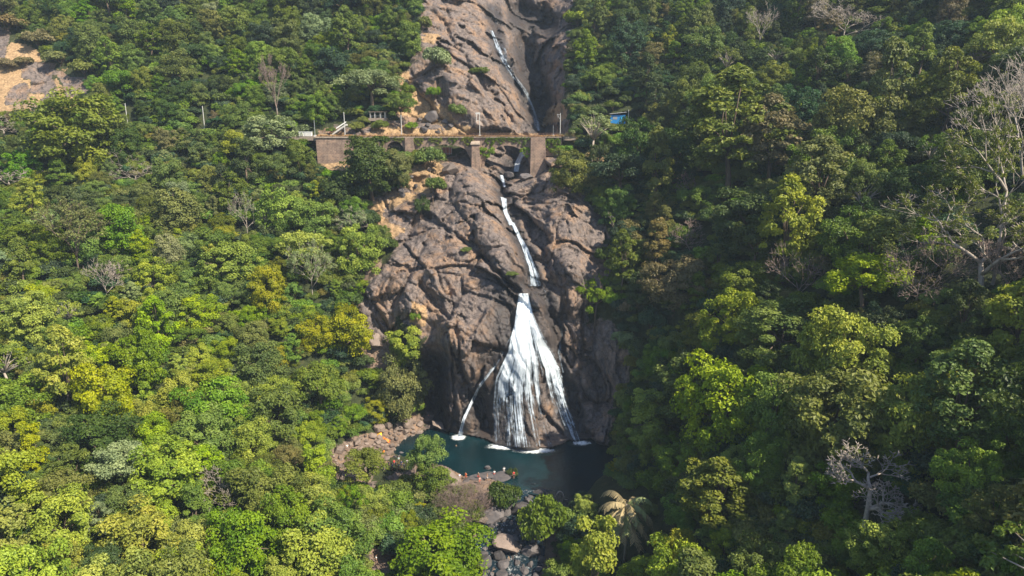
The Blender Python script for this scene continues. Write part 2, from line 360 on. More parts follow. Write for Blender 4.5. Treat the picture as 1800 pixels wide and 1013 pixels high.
rock = mask_poly([R1, R2]); rock3 = mask_poly([R3]); bank = mask_poly(BANKP); dry = mask_poly(DRYP, 6)
slabs = mask_poly([[(60, 112), (100, 112), (100, 168), (50, 162)], [(33, 112), (54, 112), (54, 140), (33, 142)], [(110, 130), (160, 128), (155, 166), (112, 168)], [(-40, 50), (16, 55), (10, 100), (-40, 100)], [(20, 150), (42, 150), (40, 180), (16, 178)], [(82, 168), (97, 166), (95, 188), (60, 192)]], 4)
# ravine, buttress and hollow features: (pixel line, radius px, metres; + is deeper)
FEAT = [([(905, 285), (880, 330), (890, 380), (925, 450), (945, 500)], 15, 3.2), ([(948, 510), (972, 560), (985, 640), (1010, 720), (1030, 780)], 13, 3.0),
        ([(962, 240), (952, 190), (940, 130), (920, 75)], 19, 20), ([(915, 20), (960, 42)], 22, 15), ([(1000, 60), (990, 150), (1000, 220)], 22, -7), ([(760, 650), (768, 740)], 18, 6), ([(845, 700), (850, 765)], 13, 4.5),
        ([(1040, 560), (1060, 700)], 30, 5), ([(935, 400), (960, 450), (985, 520), (1000, 600)], 12, 4), ([(860, 545), (838, 580), (820, 620)], 4, -1.4), ([(945, 520), (955, 590)], 15, -2.6), ([(915, 560), (915, 700), (925, 780)], 30, -2.2),
        ([(800, 580), (815, 660), (820, 740)], 26, -5), ([(865, 540), (850, 600)], 24, -2.5), ([(750, 380), (800, 410), (850, 450), (910, 510)], 5, 2.6), ([(790, 520), (805, 600), (815, 680)], 4, 1.8),
        ([(700, 480), (740, 600)], 26, -3), ([(830, 330), (860, 400), (900, 470)], 26, -3.5), ([(990, 330), (1000, 420), (1000, 520)], 30, -4), ([(720, 60), (800, 150), (870, 230)], 28, -3),
        ([(862, 0), (880, 110), (930, 200)], 9, 2.0), ([(760, 20), (850, 150), (920, 230)], 5, 2.2), ([(895, 90), (900, 100)], 16, -4), ([(978, 70), (972, 100)], 14, -5),
        ([(985, 470), (1010, 480)], 16, -3), ([(740, 500), (790, 560)], 4, 2), ([(745, 430), (720, 480), (690, 540)], 4, 2), ([(800, 300), (790, 350), (830, 400)], 4, 1.6)]
YD = YB.copy()
wob = 7*fbm(np.stack([Uf/22, Vf/22, 0*Uf + 3], -1), 3, 31)
for pl, r, dY in FEAT:
    d = dist_line(Uf + wob, Vf - wob, pl); YD += dY*np.exp(-(d/r)**2)
P0 = pw(Uf, Vf, YD)
rk = np.clip(rock + slabs*.3, 0, 1); sel = (rk > .02) | (bank > .05); Ps = P0[sel]
wq = Ps + 1.0*np.stack([fbm(Ps/6 + k*31, 3, 50 + k) for k in range(3)], -1)
dA = []
for th_j, sd in ((.80, 0), (1.22, 400)):     # joints dip down to the right, steeper low down
    ca, sa = math.cos(th_j), math.sin(th_j); wp = np.stack([wq[:, 0]*ca - wq[:, 2]*sa, wq[:, 1], wq[:, 0]*sa + wq[:, 2]*ca], -1); dsp = np.zeros(len(Ps))
    for sc_, st, am, ck in ((13.0, (.42, 1, 1), 5.0, 1.3), (5.5, (.36, 1, 1), 2.6, .5), (2.3, (.4, 1, 1), 1.0, .15)):
        F1, F2, ID, OF = worley(wp/sc_*np.array(st), int(sc_*10) + sd); e = F2 - F1
        tx = np.modf(ID*97.3)[0] - .5; tz = np.modf(ID*531.7)[0] - .5
        dsp += am*(ID - .5)*.9 + am*1.9*(OF[:, 0]*tx + OF[:, 2]*tz) + ck*np.exp(-(e/.04)**2)
    dA.append(dsp)
bl = np.clip((38 - Ps[:, 2])/14, 0, 1); dsp = dA[0]*(1 - bl) + dA[1]*bl
FANP = [(905, 515), (935, 515), (1000, 640), (1035, 780), (1000, 800), (845, 800), (850, 690), (890, 600)]
fm_ = np.clip(np.where(inpoly(Uf[sel], Vf[sel], FANP), dist_line(Uf[sel], Vf[sel], FANP + FANP[:1]), 0)/12, 0, 1)
dsp += 1.3*fbm(Ps/9, 6, 77) + .75*np.abs(fbm(Ps/np.array([1.6, 1.6, 7]), 4, 91))
amp = rk[sel]*(.35 + .65*np.clip((np.abs(YD[sel]) - 100)/60, 0, 1)) + .25*bank[sel]*(1 - rk[sel])
YD[sel] += dsp*np.clip(amp, 0, 1)*(1 - .62*fm_)
YD += (1 - np.clip(rk, 0, 1))*1.0*fbm(P0/12, 4, 15)
# pool bed and stream bed
POOLP = [(695, 790), (715, 772), (760, 757), (800, 764), (852, 776), (870, 785), (910, 792), (968, 792), (990, 785), (1000, 778), (1040, 776), (1078, 790), (1085, 815), (1045, 845), (1020, 880), (985, 900), (955, 866), (905, 852), (860, 836), (815, 832), (785, 815), (745, 806), (712, 799), (696, 795)]
ins = inpoly(Uf, Vf, POOLP); dP = dist_line(Uf, Vf, POOLP + [POOLP[0]]); pm = np.clip(.5 + np.where(ins, dP, -dP)/9, 0, 1)
xc_, dy_, dz_ = ray(Uf, Vf); Yw = np.where(dz_ < -.2, (CZ + 1.3)*dy_/np.minimum(dz_, -.2)*-1, YD)
YD = YD*(1 - pm) + Yw*pm
def water_Y(u, v, z=0.0):
    xc, dy, dz = ray(u, v); return (z - CZ)*dy/dz
# outside the pool everything at the shore stays just above the water
Pz = pw(Uf, Vf, YD)[:, 2]; near = (dist_line(Uf, Vf, POOLP + [POOLP[0]]) < 60) & ~ins & (Vf > 700) & ~((Uf > 880) & (Uf < 985) & (Vf > 850))
lowm = near & (Pz < .5) & (pm < .02); YD[lowm] = ((.5 - CZ)*dy_/dz_)[lowm]
# bed of the viaduct: flat track shelf either side
PT = pw(Uf, Vf, YD)
wet_shade = np.zeros(Uf.shape)  # damp rock beside the water, plus shade painted into the hollows and upper gorge
for pl, r in (([(915, 520), (905, 620), (890, 720), (900, 785)], 48), ([(945, 600), (990, 690), (1020, 775)], 22), ([(905, 590), (840, 680), (806, 765)], 14), ([(885, 340), (900, 395), (935, 470), (950, 500), (975, 560), (990, 650)], 14), ([(866, 20), (880, 100), (925, 165), (945, 228)], 12), ([(845, 690), (850, 765)], 25), ([(765, 640), (775, 760)], 25), ([(930, 90), (945, 200)], 26), ([(920, 30), (960, 40)], 28), ([(912, 270), (885, 320)], 14)):
    wet_shade = np.maximum(wet_shade, np.exp(-(dist_line(Uf + wob, Vf, pl)/(r*1.2))**4))
nv_, nu_ = len(vs), len(us)
idx = np.arange(nv_*nu_).reshape(nv_, nu_)
F = np.stack([idx[:-1, :-1].ravel(), idx[1:, :-1].ravel(), idx[1:, 1:].ravel(), idx[:-1, 1:].ravel()], -1)
me = mesh_np('hillside', PT, F, [M_TER], smooth=True)
attr(me, 'rock', 'POINT', rock + slabs*2); attr(me, 'dry', 'POINT', np.clip(dry + rock3*.35, 0, 1) - slabs*2); attr(me, 'wet_shade', 'POINT', wet_shade*rock)
attr(me, 'bank', 'POINT', bank*(1 - rock))
tag(link('hillside', me), kind='structure')
# ground behind the camera and far around, one big low sheet so nothing ends in a void
gb = MB(); gb.box(-310, 310, -15, 410, -60, -59); tag(gb.build('valley_floor', M_TER), kind='structure')
YG = YD.reshape(nv_, nu_)
def gY(u, v, grid=None):
    g = YG if grid is None else grid
    iu = np.clip(np.interp(u, us, np.arange(nu_)), 0, nu_ - 1.001); iv = np.clip(np.interp(v, vs, np.arange(nv_)), 0, nv_ - 1.001)
    a = iu.astype(int); b = iv.astype(int); fu = iu - a; fv = iv - b
    return (g[b, a]*(1 - fu) + g[b, a + 1]*fu)*(1 - fv) + (g[b + 1, a]*(1 - fu) + g[b + 1, a + 1]*fu)*fv
def at(u, v): return pw(u, v, gY(np.array(float(u)), np.array(float(v))))

# ------------------------------------------------------------------ water
def sheet(name, mat, z, poly_uv, kind='structure'):
    bm = bmesh.new()
    vs_ = [bm.verts.new(tuple(pw(u, v, water_Y(u, v, z)))) for u, v in poly_uv]
    bm.faces.new(vs_); bmesh.ops.triangulate(bm, faces=bm.faces[:]); bmesh.ops.recalc_face_normals(bm, faces=bm.faces[:])
    m = bpy.data.meshes.new(name); bm.to_mesh(m); bm.free(); m.materials.append(mat)
    return tag(link(name, m), kind=kind)
sheet('pool', M_POOL, 0.0, [(680, 815), (700, 755), (770, 738), (900, 750), (1060, 745), (1110, 790), (1100, 860), (1020, 905), (950, 872), (880, 858), (800, 840), (740, 838)])
# stream strip, following the bed down the valley
sc_pts = [(950, 862), (935, 885), (915, 905), (905, 940), (902, 980), (892, 1013), (885, 1100), (880, 1290)]
def strip_mesh(name, left, right, n, m, off, mat, dens=None, smoothg=None, uvs=1.0):
    """surface between two pixel polylines laid just in front of the ground"""
    def res(pl):
        pl = np.array(pl, float); s = np.concatenate([[0], np.cumsum(np.hypot(*np.diff(pl, axis=0).T))]); t = np.linspace(0, s[-1], n)
        return np.stack([np.interp(t, s, pl[:, 0]), np.interp(t, s, pl[:, 1])], -1)
    L, R = res(left), res(right); w = np.linspace(0, 1, m)
    Q = L[:, None]*(1 - w)[None, :, None] + R[:, None]*w[None, :, None]; q = Q.reshape(-1, 2)
    Y = gY(q[:, 0], q[:, 1]).reshape(n, m)
    if smoothg:
        for _ in range(smoothg):
            Yp = np.pad(Y, 1, mode='edge'); Ya = (Yp[:-2, 1:-1] + Yp[2:, 1:-1] + Yp[1:-1, :-2] + Yp[1:-1, 2:])/4; Y = np.minimum(Ya, Y + .0)*.6 + Ya*.4
        Y = np.minimum(Y, gY(q[:, 0], q[:, 1]).reshape(n, m))
    P = pw(q[:, 0], q[:, 1], Y.ravel() - off)
    ii = np.arange(n*m).reshape(n, m); F = np.stack([ii[:-1, :-1].ravel(), ii[1:, :-1].ravel(), ii[1:, 1:].ravel(), ii[:-1, 1:].ravel()], -1)
    me = mesh_np(name, P, F, [mat], smooth=True)
    PP = P.reshape(n, m, 3); dl = np.concatenate([[0], np.cumsum(np.linalg.norm(np.diff(PP[:, m//2], axis=0), axis=-1))])
    wid = np.linalg.norm(PP[:, -1] - PP[:, 0], axis=-1).mean()
    uvl = me.uv_layers.new(name='flow'); li = np.zeros(len(me.loops), np.int32); me.loops.foreach_get('vertex_index', li)
    uvd = np.stack([(li % m)/(m - 1)*wid*uvs + random.random()*0, dl[li//m]], -1); uvl.data.foreach_set('uv', uvd.astype(np.float32).ravel())
    if dens is not None:
        s = np.linspace(0, 1, n)[:, None]; a = np.linspace(0, 1, m)[None]
        attr(me, 'dens', 'POINT', np.broadcast_to(dens(s, a), (n, m)).ravel())
    return me
def edge_f(a): return np.clip(np.minimum(a, 1 - a)*3.4, 0, 1)
def g_(a, c, w): return np.exp(-((a - c)/w)**2)
def fan(s, a):
    top = np.clip((.30 - s)/.22, 0, 1)
    m_ = np.clip((.74 - s)/.36, 0, 1); d = .345 + .25*g_(a, .40, .08) + .22*g_(a, .12 + .05*(1 - s), .12) + .14*g_(a, .27, .12) + .20*g_(a, .52, .05) + .24*g_(a, .62, .04) + .18*g_(a, .76, .025) + .28*g_(a, .90, .085 + .12*(1 - s)) - .10*g_(a, .72, .07) - .07*np.clip((s - .55)*3, 0, 1) + m_*.17*np.clip(a*6, 0, 1)
    return np.maximum(d, .70*top + d*(1 - top)) + .12*np.clip(.55 - s, 0, 1) - .5*(1 - np.clip(np.minimum(a, 1 - a)*9, 0, 1))*(.4 + .6*np.random.default_rng(3).uniform(size=np.shape(s + a)))
FALLS = [
 ('waterfall', [(911, 516), (901, 570), (884, 620), (860, 665), (852, 710), (850, 790)], [(929, 516), (940, 560), (966, 610), (990, 650), (1009, 710), (1038, 780)], 170, 110, fan),
 ('waterfall', [(900, 585), (870, 635), (838, 678), (812, 735), (801, 770)], [(905, 590), (878, 640), (844, 687), (820, 738), (815, 770)], 100, 12, lambda s, a: .56 + .08*np.clip((s - .35)*3, 0, 1) + .06*s - .45*(1 - edge_f(a))),
 ('waterfall', [(952, 503), (968, 540), (985, 575), (977, 620), (986, 655)], [(958, 503), (975, 540), (992, 575), (988, 620), (996, 655)], 90, 10, lambda s, a: .50 + 0*s - .3*(1 - edge_f(a))),
 ('waterfall', [(893, 390), (912, 430), (925, 470), (923, 503)], [(907, 392), (930, 435), (946, 472), (962, 503)], 90, 24, lambda s, a: .72 - .10*s - .5*(1 - edge_f(a))),
 ('waterfall', [(876, 345), (882, 372), (893, 397)], [(892, 350), (894, 372), (905, 394)], 50, 14, lambda s, a: .72 + 0*s - .5*(1 - edge_f(a))),
 ('waterfall', [(877, 308), (882, 328)], [(886, 308), (891, 330)], 24, 8, lambda s, a: .72 + 0*s - .4*(1 - edge_f(a))),
 ('waterfall', [(911, 268), (903, 285), (901, 302)], [(926, 268), (917, 285), (914, 302)], 40, 12, lambda s, a: .78 + 0*s - .4*(1 - edge_f(a))),
 ('waterfall', [(860, 54), (868, 80), (878, 105), (896, 132), (920, 163), (934, 198), (940, 230)], [(867, 54), (880, 80), (892, 105), (906, 132), (930, 163), (944, 198), (952, 230)], 160, 12, lambda s, a: .60 + 0*s - .3*(1 - edge_f(a))),
 ('waterfall', [(866, 62), (884, 88), (886, 118)], [(870, 60), (892, 88), (893, 118)], 50, 8, lambda s, a: .55 + 0*s - .3*(1 - edge_f(a))),
 ('waterfall', [(864, 12), (870, 42)], [(868, 12), (876, 42)], 30, 6, lambda s, a: .55 + 0*s - .3*(1 - edge_f(a)))]
for nm, L, Rr, n, m, df in FALLS:
    tag(link(nm, strip_mesh(nm, L, Rr, n, m, 1.5 if L[0] == (900, 585) else .75, M_FALL, df, 6)), kind='structure')
tag(link('stream', strip_mesh('stream', [(u - 62 - max(0, v - 900)*.12, v) for u, v in sc_pts], [(u + 55, v) for u, v in sc_pts], 60, 16, .15, M_STREAM, None, 10)), kind='structure')
tag(link('rapids', strip_mesh('rapids', [(880, 895), (862, 930), (872, 980), (850, 1013)], [(955, 885), (950, 925), (960, 975), (950, 1013)], 60, 30, .35, M_FOAM, lambda s, a: .42 + .04*np.sin(s*19)*np.cos(a*8 + s*5), 10)), kind='structure')
def foam_patch(cx, cy, rx, ry, d=.55):
    n = 36; Vv = [pw(cx, cy, water_Y(cx, cy, .035))]; dn = [d]; k = 4; F = []
    for r in range(1, k + 1):
        for i in range(n):
            t = 2*math.pi*i/n; u = cx + rx*math.cos(t)*r/k; v = cy + ry*math.sin(t)*r/k
            Vv.append(pw(u, v, water_Y(u, v, .035))); dn.append(d*.95*(1 - (r/k)**1.3) + .16)
    for i in range(n): F.append((0, 1 + i, 1 + (i + 1) % n))
    for r in range(1, k):
        for i in range(n):
            a, b = 1 + (r - 1)*n + i, 1 + (r - 1)*n + (i + 1) % n; F.append((a, a + n, b + n, b))
    me = bpy.data.meshes.new('foam'); me.from_pydata([tuple(map(float, p)) for p in Vv], [], F); me.materials.append(M_FOAM); attr(me, 'dens', 'POINT', dn)
    tag(link('foam', me), kind='structure')
foam_patch(893, 785, 54, 9, .95); foam_patch(940, 792, 54, 8, .88); foam_patch(806, 769, 20, 8, .95); foam_patch(1022, 779, 26, 7, .8)

# ------------------------------------------------------------------ leaves and trees
def leaf_cloud(cen, rad, nl, leaf, r, outc=None, up=.25, squash=.8):
    """nl leaf quads over each lobe (cen, rad); returns V, F, tint"""
    L = len(cen); c = np.repeat(cen, nl, 0); rr = np.repeat(rad, nl); d = r.normal(size=(L*nl, 3)); d /= np.linalg.norm(d, axis=1)[:, None]
    d[:, 2] = np.where(d[:, 2] < -.35, -d[:, 2], d[:, 2])
    p = c + d*rr[:, None]*(r.uniform(.55, 1.08, (L*nl, 1)))*np.array([1, 1, squash])
    o = (c - outc); o /= np.linalg.norm(o, axis=1)[:, None] + 1e-6
    nrm = d*.75 + o*.35 + r.normal(size=p.shape)*.55 + np.array([0, 0, up]); nrm /= np.linalg.norm(nrm, axis=1)[:, None]
    t = np.cross(nrm, r.normal(size=p.shape)); t /= np.linalg.norm(t, axis=1)[:, None] + 1e-9; b = np.cross(nrm, t)
    s = (leaf*r.uniform(.6, 1.35, len(p)))[:, None]; dr = nrm*s*.25
    V = np.stack([p - t*s*.75, p - b*s*.5 + dr, p + t*s*.75, p + b*s*.5 + dr], 1).reshape(-1, 3)
    F = np.arange(len(V)).reshape(-1, 4)
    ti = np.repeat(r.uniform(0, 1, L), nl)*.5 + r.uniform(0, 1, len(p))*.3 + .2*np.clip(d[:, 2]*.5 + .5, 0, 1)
    return V, F, ti
def crown_mesh(style, seed):
    r = np.random.default_rng(seed)
    if style == 'round':      # dense clumpy dome
        L = 92; th = r.uniform(0, 2*np.pi, L); z = r.uniform(-.95, 1, L); f = r.uniform(.62, 1, L); q = np.sqrt(np.maximum(0, 1 - z*z*.9))
        lump = 1 + .26*np.sin(th*2 + seed) + .2*np.sin(th*3 + seed*2) + .12*np.sin(th*5 + z*4 + seed*2); z = z + .12*np.sin(th*3 + seed)
        q = np.maximum(q, .55); cen = np.stack([4.2*q*f*np.cos(th)*lump, 4.2*q*f*np.sin(th)*lump, 4.9 + 4.4*z*f], -1); rad = .55 + 1.15*r.uniform(0, 1, L)**1.6; nl, leaf = 165, .25; oc = np.array([0, 0, 4.5])
    elif style == 'umbrella': # layered flat pads
        L = 46; cen = []; rad = []
        for k in range(L):
            a = r.uniform(0, 2*np.pi); d = 5.4*math.sqrt(r.uniform()); lay = r.choice([4.8, 6.3, 7.4, 8.5], p=[.15, .25, .35, .25]); d *= {4.8: .9, 6.3: 1, 7.4: .9, 8.5: .6}[lay]
            cen.append((d*math.cos(a), d*math.sin(a), lay + r.normal()*.25)); rad.append(r.uniform(.8, 1.5))
        cen = np.array(cen); rad = np.array(rad); nl, leaf = 170, .25; oc = np.array([0, 0, 3.])
    elif style == 'wispy':    # open feathery sprays on upright limbs
        L = 95; th = r.uniform(0, 2*np.pi, L); z = r.uniform(-.2, 1, L); w = 3.9*np.sin(np.pi*np.clip(z*.7 + .3, 0, 1))**.7*(.35 + .65*r.uniform(size=L))
        cen = np.stack([w*np.cos(th), w*np.sin(th), 4.0 + 6.8*z], -1); rad = r.uniform(.4, .95, L); nl, leaf = 90, .24; oc = np.array([0, 0, 4.])
    elif style == 'column':   # creeper-clad tower
        L = 48; th = r.uniform(0, 2*np.pi, L); z = r.uniform(0, 1, L); w = (2.3 - 1.2*z + .5*np.sin(z*9 + seed))*r.uniform(.7, 1, L)
        cen = np.stack([w*np.cos(th), w*np.sin(th), 2 + 8.5*z], -1); rad = r.uniform(.5, 1.2, L); nl, leaf = 170, .25; oc = np.array([0, 0, 4.])
    elif style == 'shrub':
        L = 20; th = r.uniform(0, 2*np.pi, L); d = 2.1*np.sqrt(r.uniform(size=L)); cen = np.stack([d*np.cos(th), d*np.sin(th), .75 + (1.7 - .35*d)*r.uniform(.45, 1, L)], -1)
        rad = r.uniform(.55, 1.0, L); nl, leaf = 150, .22; oc = np.array([0, 0, -.5])
    elif style == 'hanging':  # creeper draped over a wall, spreads in x, hangs in -z
        L = 26; x = r.uniform(-2.4, 2.4, L); z = -r.uniform(0, 1, L)**1.5*2.3*(1 - np.abs(x)/3.5); cen = np.stack([x, r.uniform(-.35, .1, L), z], -1)
        rad = r.uniform(.3, .6, L); nl, leaf = 60, .2; oc = np.array([0, 2., 0])
    elif style == 'tuft':     # small leaf tufts at branch ends
        L = 46; th = r.uniform(0, 2*np.pi, L); z = r.uniform(.1, 1, L); w = 5.2*np.sqrt(r.uniform(.15, 1, L))*np.sqrt(np.clip(1.15 - z, 0.1, 1))
        cen = np.stack([w*np.cos(th), w*np.sin(th), 5.5 + 4.5*z], -1); rad = r.uniform(.4, .9, L); nl, leaf = 34, .27; oc = np.array([0, 0, 5.])
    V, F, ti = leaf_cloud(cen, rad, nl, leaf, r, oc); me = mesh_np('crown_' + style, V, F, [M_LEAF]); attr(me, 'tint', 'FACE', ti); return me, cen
def trunk_mesh(cen, seed, h0, mat, thick=.26, n=9, name='trunk'):
    r = random.Random(seed); b = MB(); bend = Vector((r.uniform(-.5, .5), r.uniform(-.5, .5), 0))
    fork = Vector((bend.x, bend.y, h0)); b.tube([(0, 0, -2.2), (bend.x*.3, bend.y*.3, h0*.5), fork], [thick*1.25, thick, thick*.8], 7)
    ids = r.sample(range(len(cen)), min(n, len(cen)))
    for i in ids:
        e = Vector(cen[i]); m1 = fork.lerp(e, .5) + Vector((r.uniform(-.4, .4), r.uniform(-.4, .4), .5)); b.tube([fork, m1, e], [thick*.5, thick*.3, thick*.12], 5)
    return b.mesh(name, mat, True)
def bare_mesh(seed, H, spread, levels=5, mat=None, flat=.5, r0=None, lean=0.0, trunkf=.45, fork=3):
    """returns (trunk mesh, branches mesh)"""
    r = random.Random(seed); tb, bb = MB(), MB(); r0 = r0 or H*.022
    def grow(p, d, L, rad, lv):
        pts = [p]; rr = [rad]; q = p.copy(); dd = d.copy()
        for k in range(3):
            dd = (dd + Vector((r.uniform(-.25, .25), r.uniform(-.25, .25), r.uniform(-.1, .18)))*(1 if lv else .35)).normalized(); q = q + dd*L/3; pts.append(q.copy()); rr.append(rad*(1 - .13*(k + 1)))
        (tb if lv == 0 else bb).tube(pts, rr, 7 if lv < 2 else (5 if lv < 3 else 3))
        if lv >= levels: return
        nchild = fork + (1 if lv == 0 else 0) + (4 if lv == 0 and trunkf < .15 else 0) if lv < 3 else 3
        for c in range(nchild):
            a = 2*math.pi*(c + r.random()*.7)/nchild; side = dd.orthogonal().normalized(); side = Quaternion(dd, a) @ side
            k = spread*(1.0 if lv == 0 else .75)*r.uniform(.7, 1.2); nd = (dd*(1 - .45*k) + side*k); nd.z = nd.z*(1 - flat*.5) + .12; nd.normalize()
            st = pts[-1] if (c < 2 or lv > 2) else pts[-2]
            grow(st.copy(), nd, L*r.uniform(.58, .85)*(1.0 if lv else (1 - trunkf)/trunkf*.62), max(rad*.60, .055), lv + 1)
    grow(Vector((0, 0, -1.0)), Vector((lean, 0, 1)).normalized(), H*trunkf + 1.0, r0, 0)
    m = mat or M_PALE
    return tb.mesh('trunk', m, True), bb.mesh('branches', m, True)

PROTO = {}
for st_, cnt, h0, th_ in (('round', 8, 3.6, .26), ('umbrella', 3, 4.6, .28), ('wispy', 4, 3.6, .2), ('column', 2, 5., .2), ('shrub', 4, .5, .08), ('tuft', 3, 4.5, .24)):
    PROTO[st_] = []
    for k in range(cnt):
        cm, cen = crown_mesh(st_, 100 + 17*k + len(st_)*3); PROTO[st_].append((cm, trunk_mesh(cen, k, h0, M_PALE if st_ in ('tuft',) else M_BARK, th_, 22 if st_ == 'tuft' else 9)))
HANG = [crown_mesh('hanging', 300 + k)[0] for k in range(3)]
STYLE_H = {'round': 10.2, 'umbrella': 9.6, 'wispy': 11.0, 'column': 11, 'shrub': 2.8, 'tuft': 10.5}
STYLE_R = {'round': 5.0, 'umbrella': 5.8, 'wispy': 3.9, 'column': 2.8, 'shrub': 2.6, 'tuft': 5.2}
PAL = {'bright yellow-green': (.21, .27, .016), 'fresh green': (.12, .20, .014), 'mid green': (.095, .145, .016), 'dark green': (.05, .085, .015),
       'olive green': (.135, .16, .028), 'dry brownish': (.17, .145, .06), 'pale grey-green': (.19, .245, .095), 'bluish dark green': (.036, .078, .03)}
STW = {'round': 'round-crowned', 'umbrella': 'spreading layered', 'wispy': 'feathery upright', 'column': 'narrow creeper-clad', 'tuft': 'thin-leaved pale-limbed'}
def put_tree(style, k, P, rz, s, colname, label, group=None, name='broadleaf_tree', cat='tree', sz=1.0, jit=.12):
    cm, tm = PROTO[style][k % len(PROTO[style])]
    t = thing(name, label, cat, tuple(map(float, P)), rz, group, s); t.scale = (s, s, s*sz)
    if tm is not None: link('trunk' if style != 'shrub' else 'stem', tm, t)
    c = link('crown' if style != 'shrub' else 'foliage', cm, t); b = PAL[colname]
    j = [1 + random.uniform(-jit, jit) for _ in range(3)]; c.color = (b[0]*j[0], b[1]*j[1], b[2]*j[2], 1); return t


def exec_heroes():
    H = hero
    H('round', 0, 655, 352, 243, 118, 'dark green', 'large dark green tree clump in front of the left half of the viaduct')
    H('round', 1, 703, 332, 262, 52, 'olive green', 'yellowish olive bush tree beside the pilaster of the viaduct')
    H('shrub', 0, 755, 303, 262, 62, 'mid green', 'low green bush in front of the middle arch of the viaduct', 'bush', 'bush')
    H('shrub', 1, 762, 347, 311, 48, 'mid green', 'rounded green bush on dry grass above the main cliff', 'bush', 'bush')
    H('shrub', 2, 742, 388, 345, 32, 'dark green', 'small dark bush in the crack at the cliff top', 'bush', 'bush')
    H('round', 2, 598, 372, 300, 80, 'dark green', 'dark grey-green tree below the end of the retaining wall')
    H('umbrella', 0, 655, 196, 128, 118, 'pale grey-green', 'pale feathery tree spreading over the trackside shelter')
    H('umbrella', 1, 705, 226, 168, 62, 'mid green', 'green tree right of the trackside shelter at the rock edge')
    H('round', 3, 478, 268, 203, 100, 'pale grey-green', 'pale yellowish rounded tree beside the track left of the wall')
    H('round', 4, 150, 300, 165, 190, 'olive green', 'very large olive green tree below the dry grass outcrop')
    H('round', 0, 528, 305, 246, 56, 'mid green', 'green tree hugging the left end of the retaining wall')
    for u, vb, vt, w, c, l in ((765, 132, 85, 55, 'pale grey-green', 'pale bush on the upper rock slab beside the dry gully'), (805, 212, 183, 40, 'mid green', 'round green bush on the slab just above the bridge'), (763, 178, 152, 26, 'fresh green', 'small bright bush on the dry grass of the upper slab'),
            (843, 138, 118, 40, 'mid green', 'thin green bush halfway up the upper slab'), (718, 172, 148, 30, 'mid green', 'dusty bush at left edge of the upper slab'), (775, 108, 88, 24, 'mid green', 'tiny bush beside the pale bush on upper slab'), (745, 60, 30, 30, 'olive green', 'olive bush at the top left of the upper slab')):
        H('shrub', int(u) % 4, u, vb, vt, w, c, l, 'bush', 'bush')
    H('shrub', 3, 1016, 50, 20, 52, 'bright yellow-green', 'bright green bush on the ledge right of the upper gorge', 'bush', 'bush')
    H('round', 1, 718, 640, 566, 78, 'bright yellow-green', 'bright green rounded tree against the left foot of the cliff')
    H('round', 2, 706, 742, 618, 88, 'olive green', 'dull olive tree at the left foot of the cliff by the bank')
    H('shrub', 1, 690, 578, 545, 36, 'mid green', 'small green bush on the ledge left of the cliff', 'bush', 'bush')
    H('shrub', 2, 730, 570, 545, 24, 'fresh green', 'tiny bright bush on the rusty ledge of the cliff', 'bush', 'bush')
    H('shrub', 0, 725, 735, 700, 46, 'fresh green', 'bright low bush above the stones of the bank', 'bush', 'bush')
    H('umbrella', 2, 752, 858, 764, 78, 'fresh green', 'slim green tree at the pool edge left of the big flat rock')
    H('round', 3, 765, 880, 810, 80, 'mid green', 'leafy green tree hiding the left side of the big flat rock')
    H('umbrella', 0, 645, 868, 788, 92, 'olive green', 'olive tree standing among the stones behind the crowd')
    H('shrub', 3, 885, 900, 846, 70, 'dark green', 'dark green bush at the outlet of the pool', 'bush', 'bush')
    H('shrub', 0, 955, 962, 872, 92, 'mid green', 'green bush on the right bank of the rocky stream', 'bush', 'bush')
    H('shrub', 1, 900, 845, 822, 26, 'dark green', 'low dark bush in front of the bathers', 'bush', 'bush')
    H('round', 4, 772, 1040, 912, 185, 'fresh green', 'large bright green tree left of the rocky stream at bottom')
    H('round', 0, 560, 1030, 905, 150, 'bright yellow-green', 'bright yellow-green tree beside the bare earth path at bottom')
    H('shrub', 2, 645, 935, 905, 70, 'olive green', 'olive bush above the bare earth path', 'bush', 'bush')
    H('shrub', 2, 925, 520, 0 + 470, 30, 'mid green', 'tiny fern-like bush beside the upper stage of the fall', 'bush', 'bush') if False else None
    H('umbrella', 1, 1045, 575, 490, 76, 'fresh green', 'bright green tree clinging to the brown cliff right of the falls')
    H('round', 1, 1000, 262, 232, 34, 'dry brownish', 'dry brown bush tree at the right end of the bridge')
    H('tuft', 0, 1040, 285, 200, 90, 'pale grey-green', 'thin pale tree right of the bridge below the blue hut')
    H('column', 0, 1062, 272, 232, 22, 'fresh green', 'narrow bright green tree below the blue hut')
    H('round', 2, 1000, 345, 262, 80, 'olive green', 'dull grey-green tree on the cliff below the right buttress')
    H('round', 3, 1372, 640, 528, 175, 'mid green', 'big smooth domed tree standing above the sunlit spur')
    H('round', 4, 1265, 800, 620, 165, 'bright yellow-green', 'tall lit tree crowning the left end of the spur')
    H('round', 0, 1350, 790, 648, 110, 'fresh green', 'fresh green tree in the middle of the spur crowns')
    H('round', 1, 1575, 830, 645, 150, 'bright yellow-green', 'glowing yellow-green domed tree on the spur')
    H('column', 1, 1398, 905, 800, 62, 'bright yellow-green', 'narrow glowing yellow tree below the spur crowns')
    H('column', 0, 1135, 800, 680, 72, 'bright yellow-green', 'narrow lit tree at the right edge of the pool')
    H('wispy', 2, 1255, 935, 800, 140, 'olive green', 'dull olive dusty tree standing below the spur')
    H('wispy', 0, 1280, 345, 140, 190, 'olive green', 'large olive-brown feathery tree on the upper right slope')
    H('wispy', 1, 1350, 330, 180, 130, 'dry brownish', 'brownish feathery tree beside the large olive one')
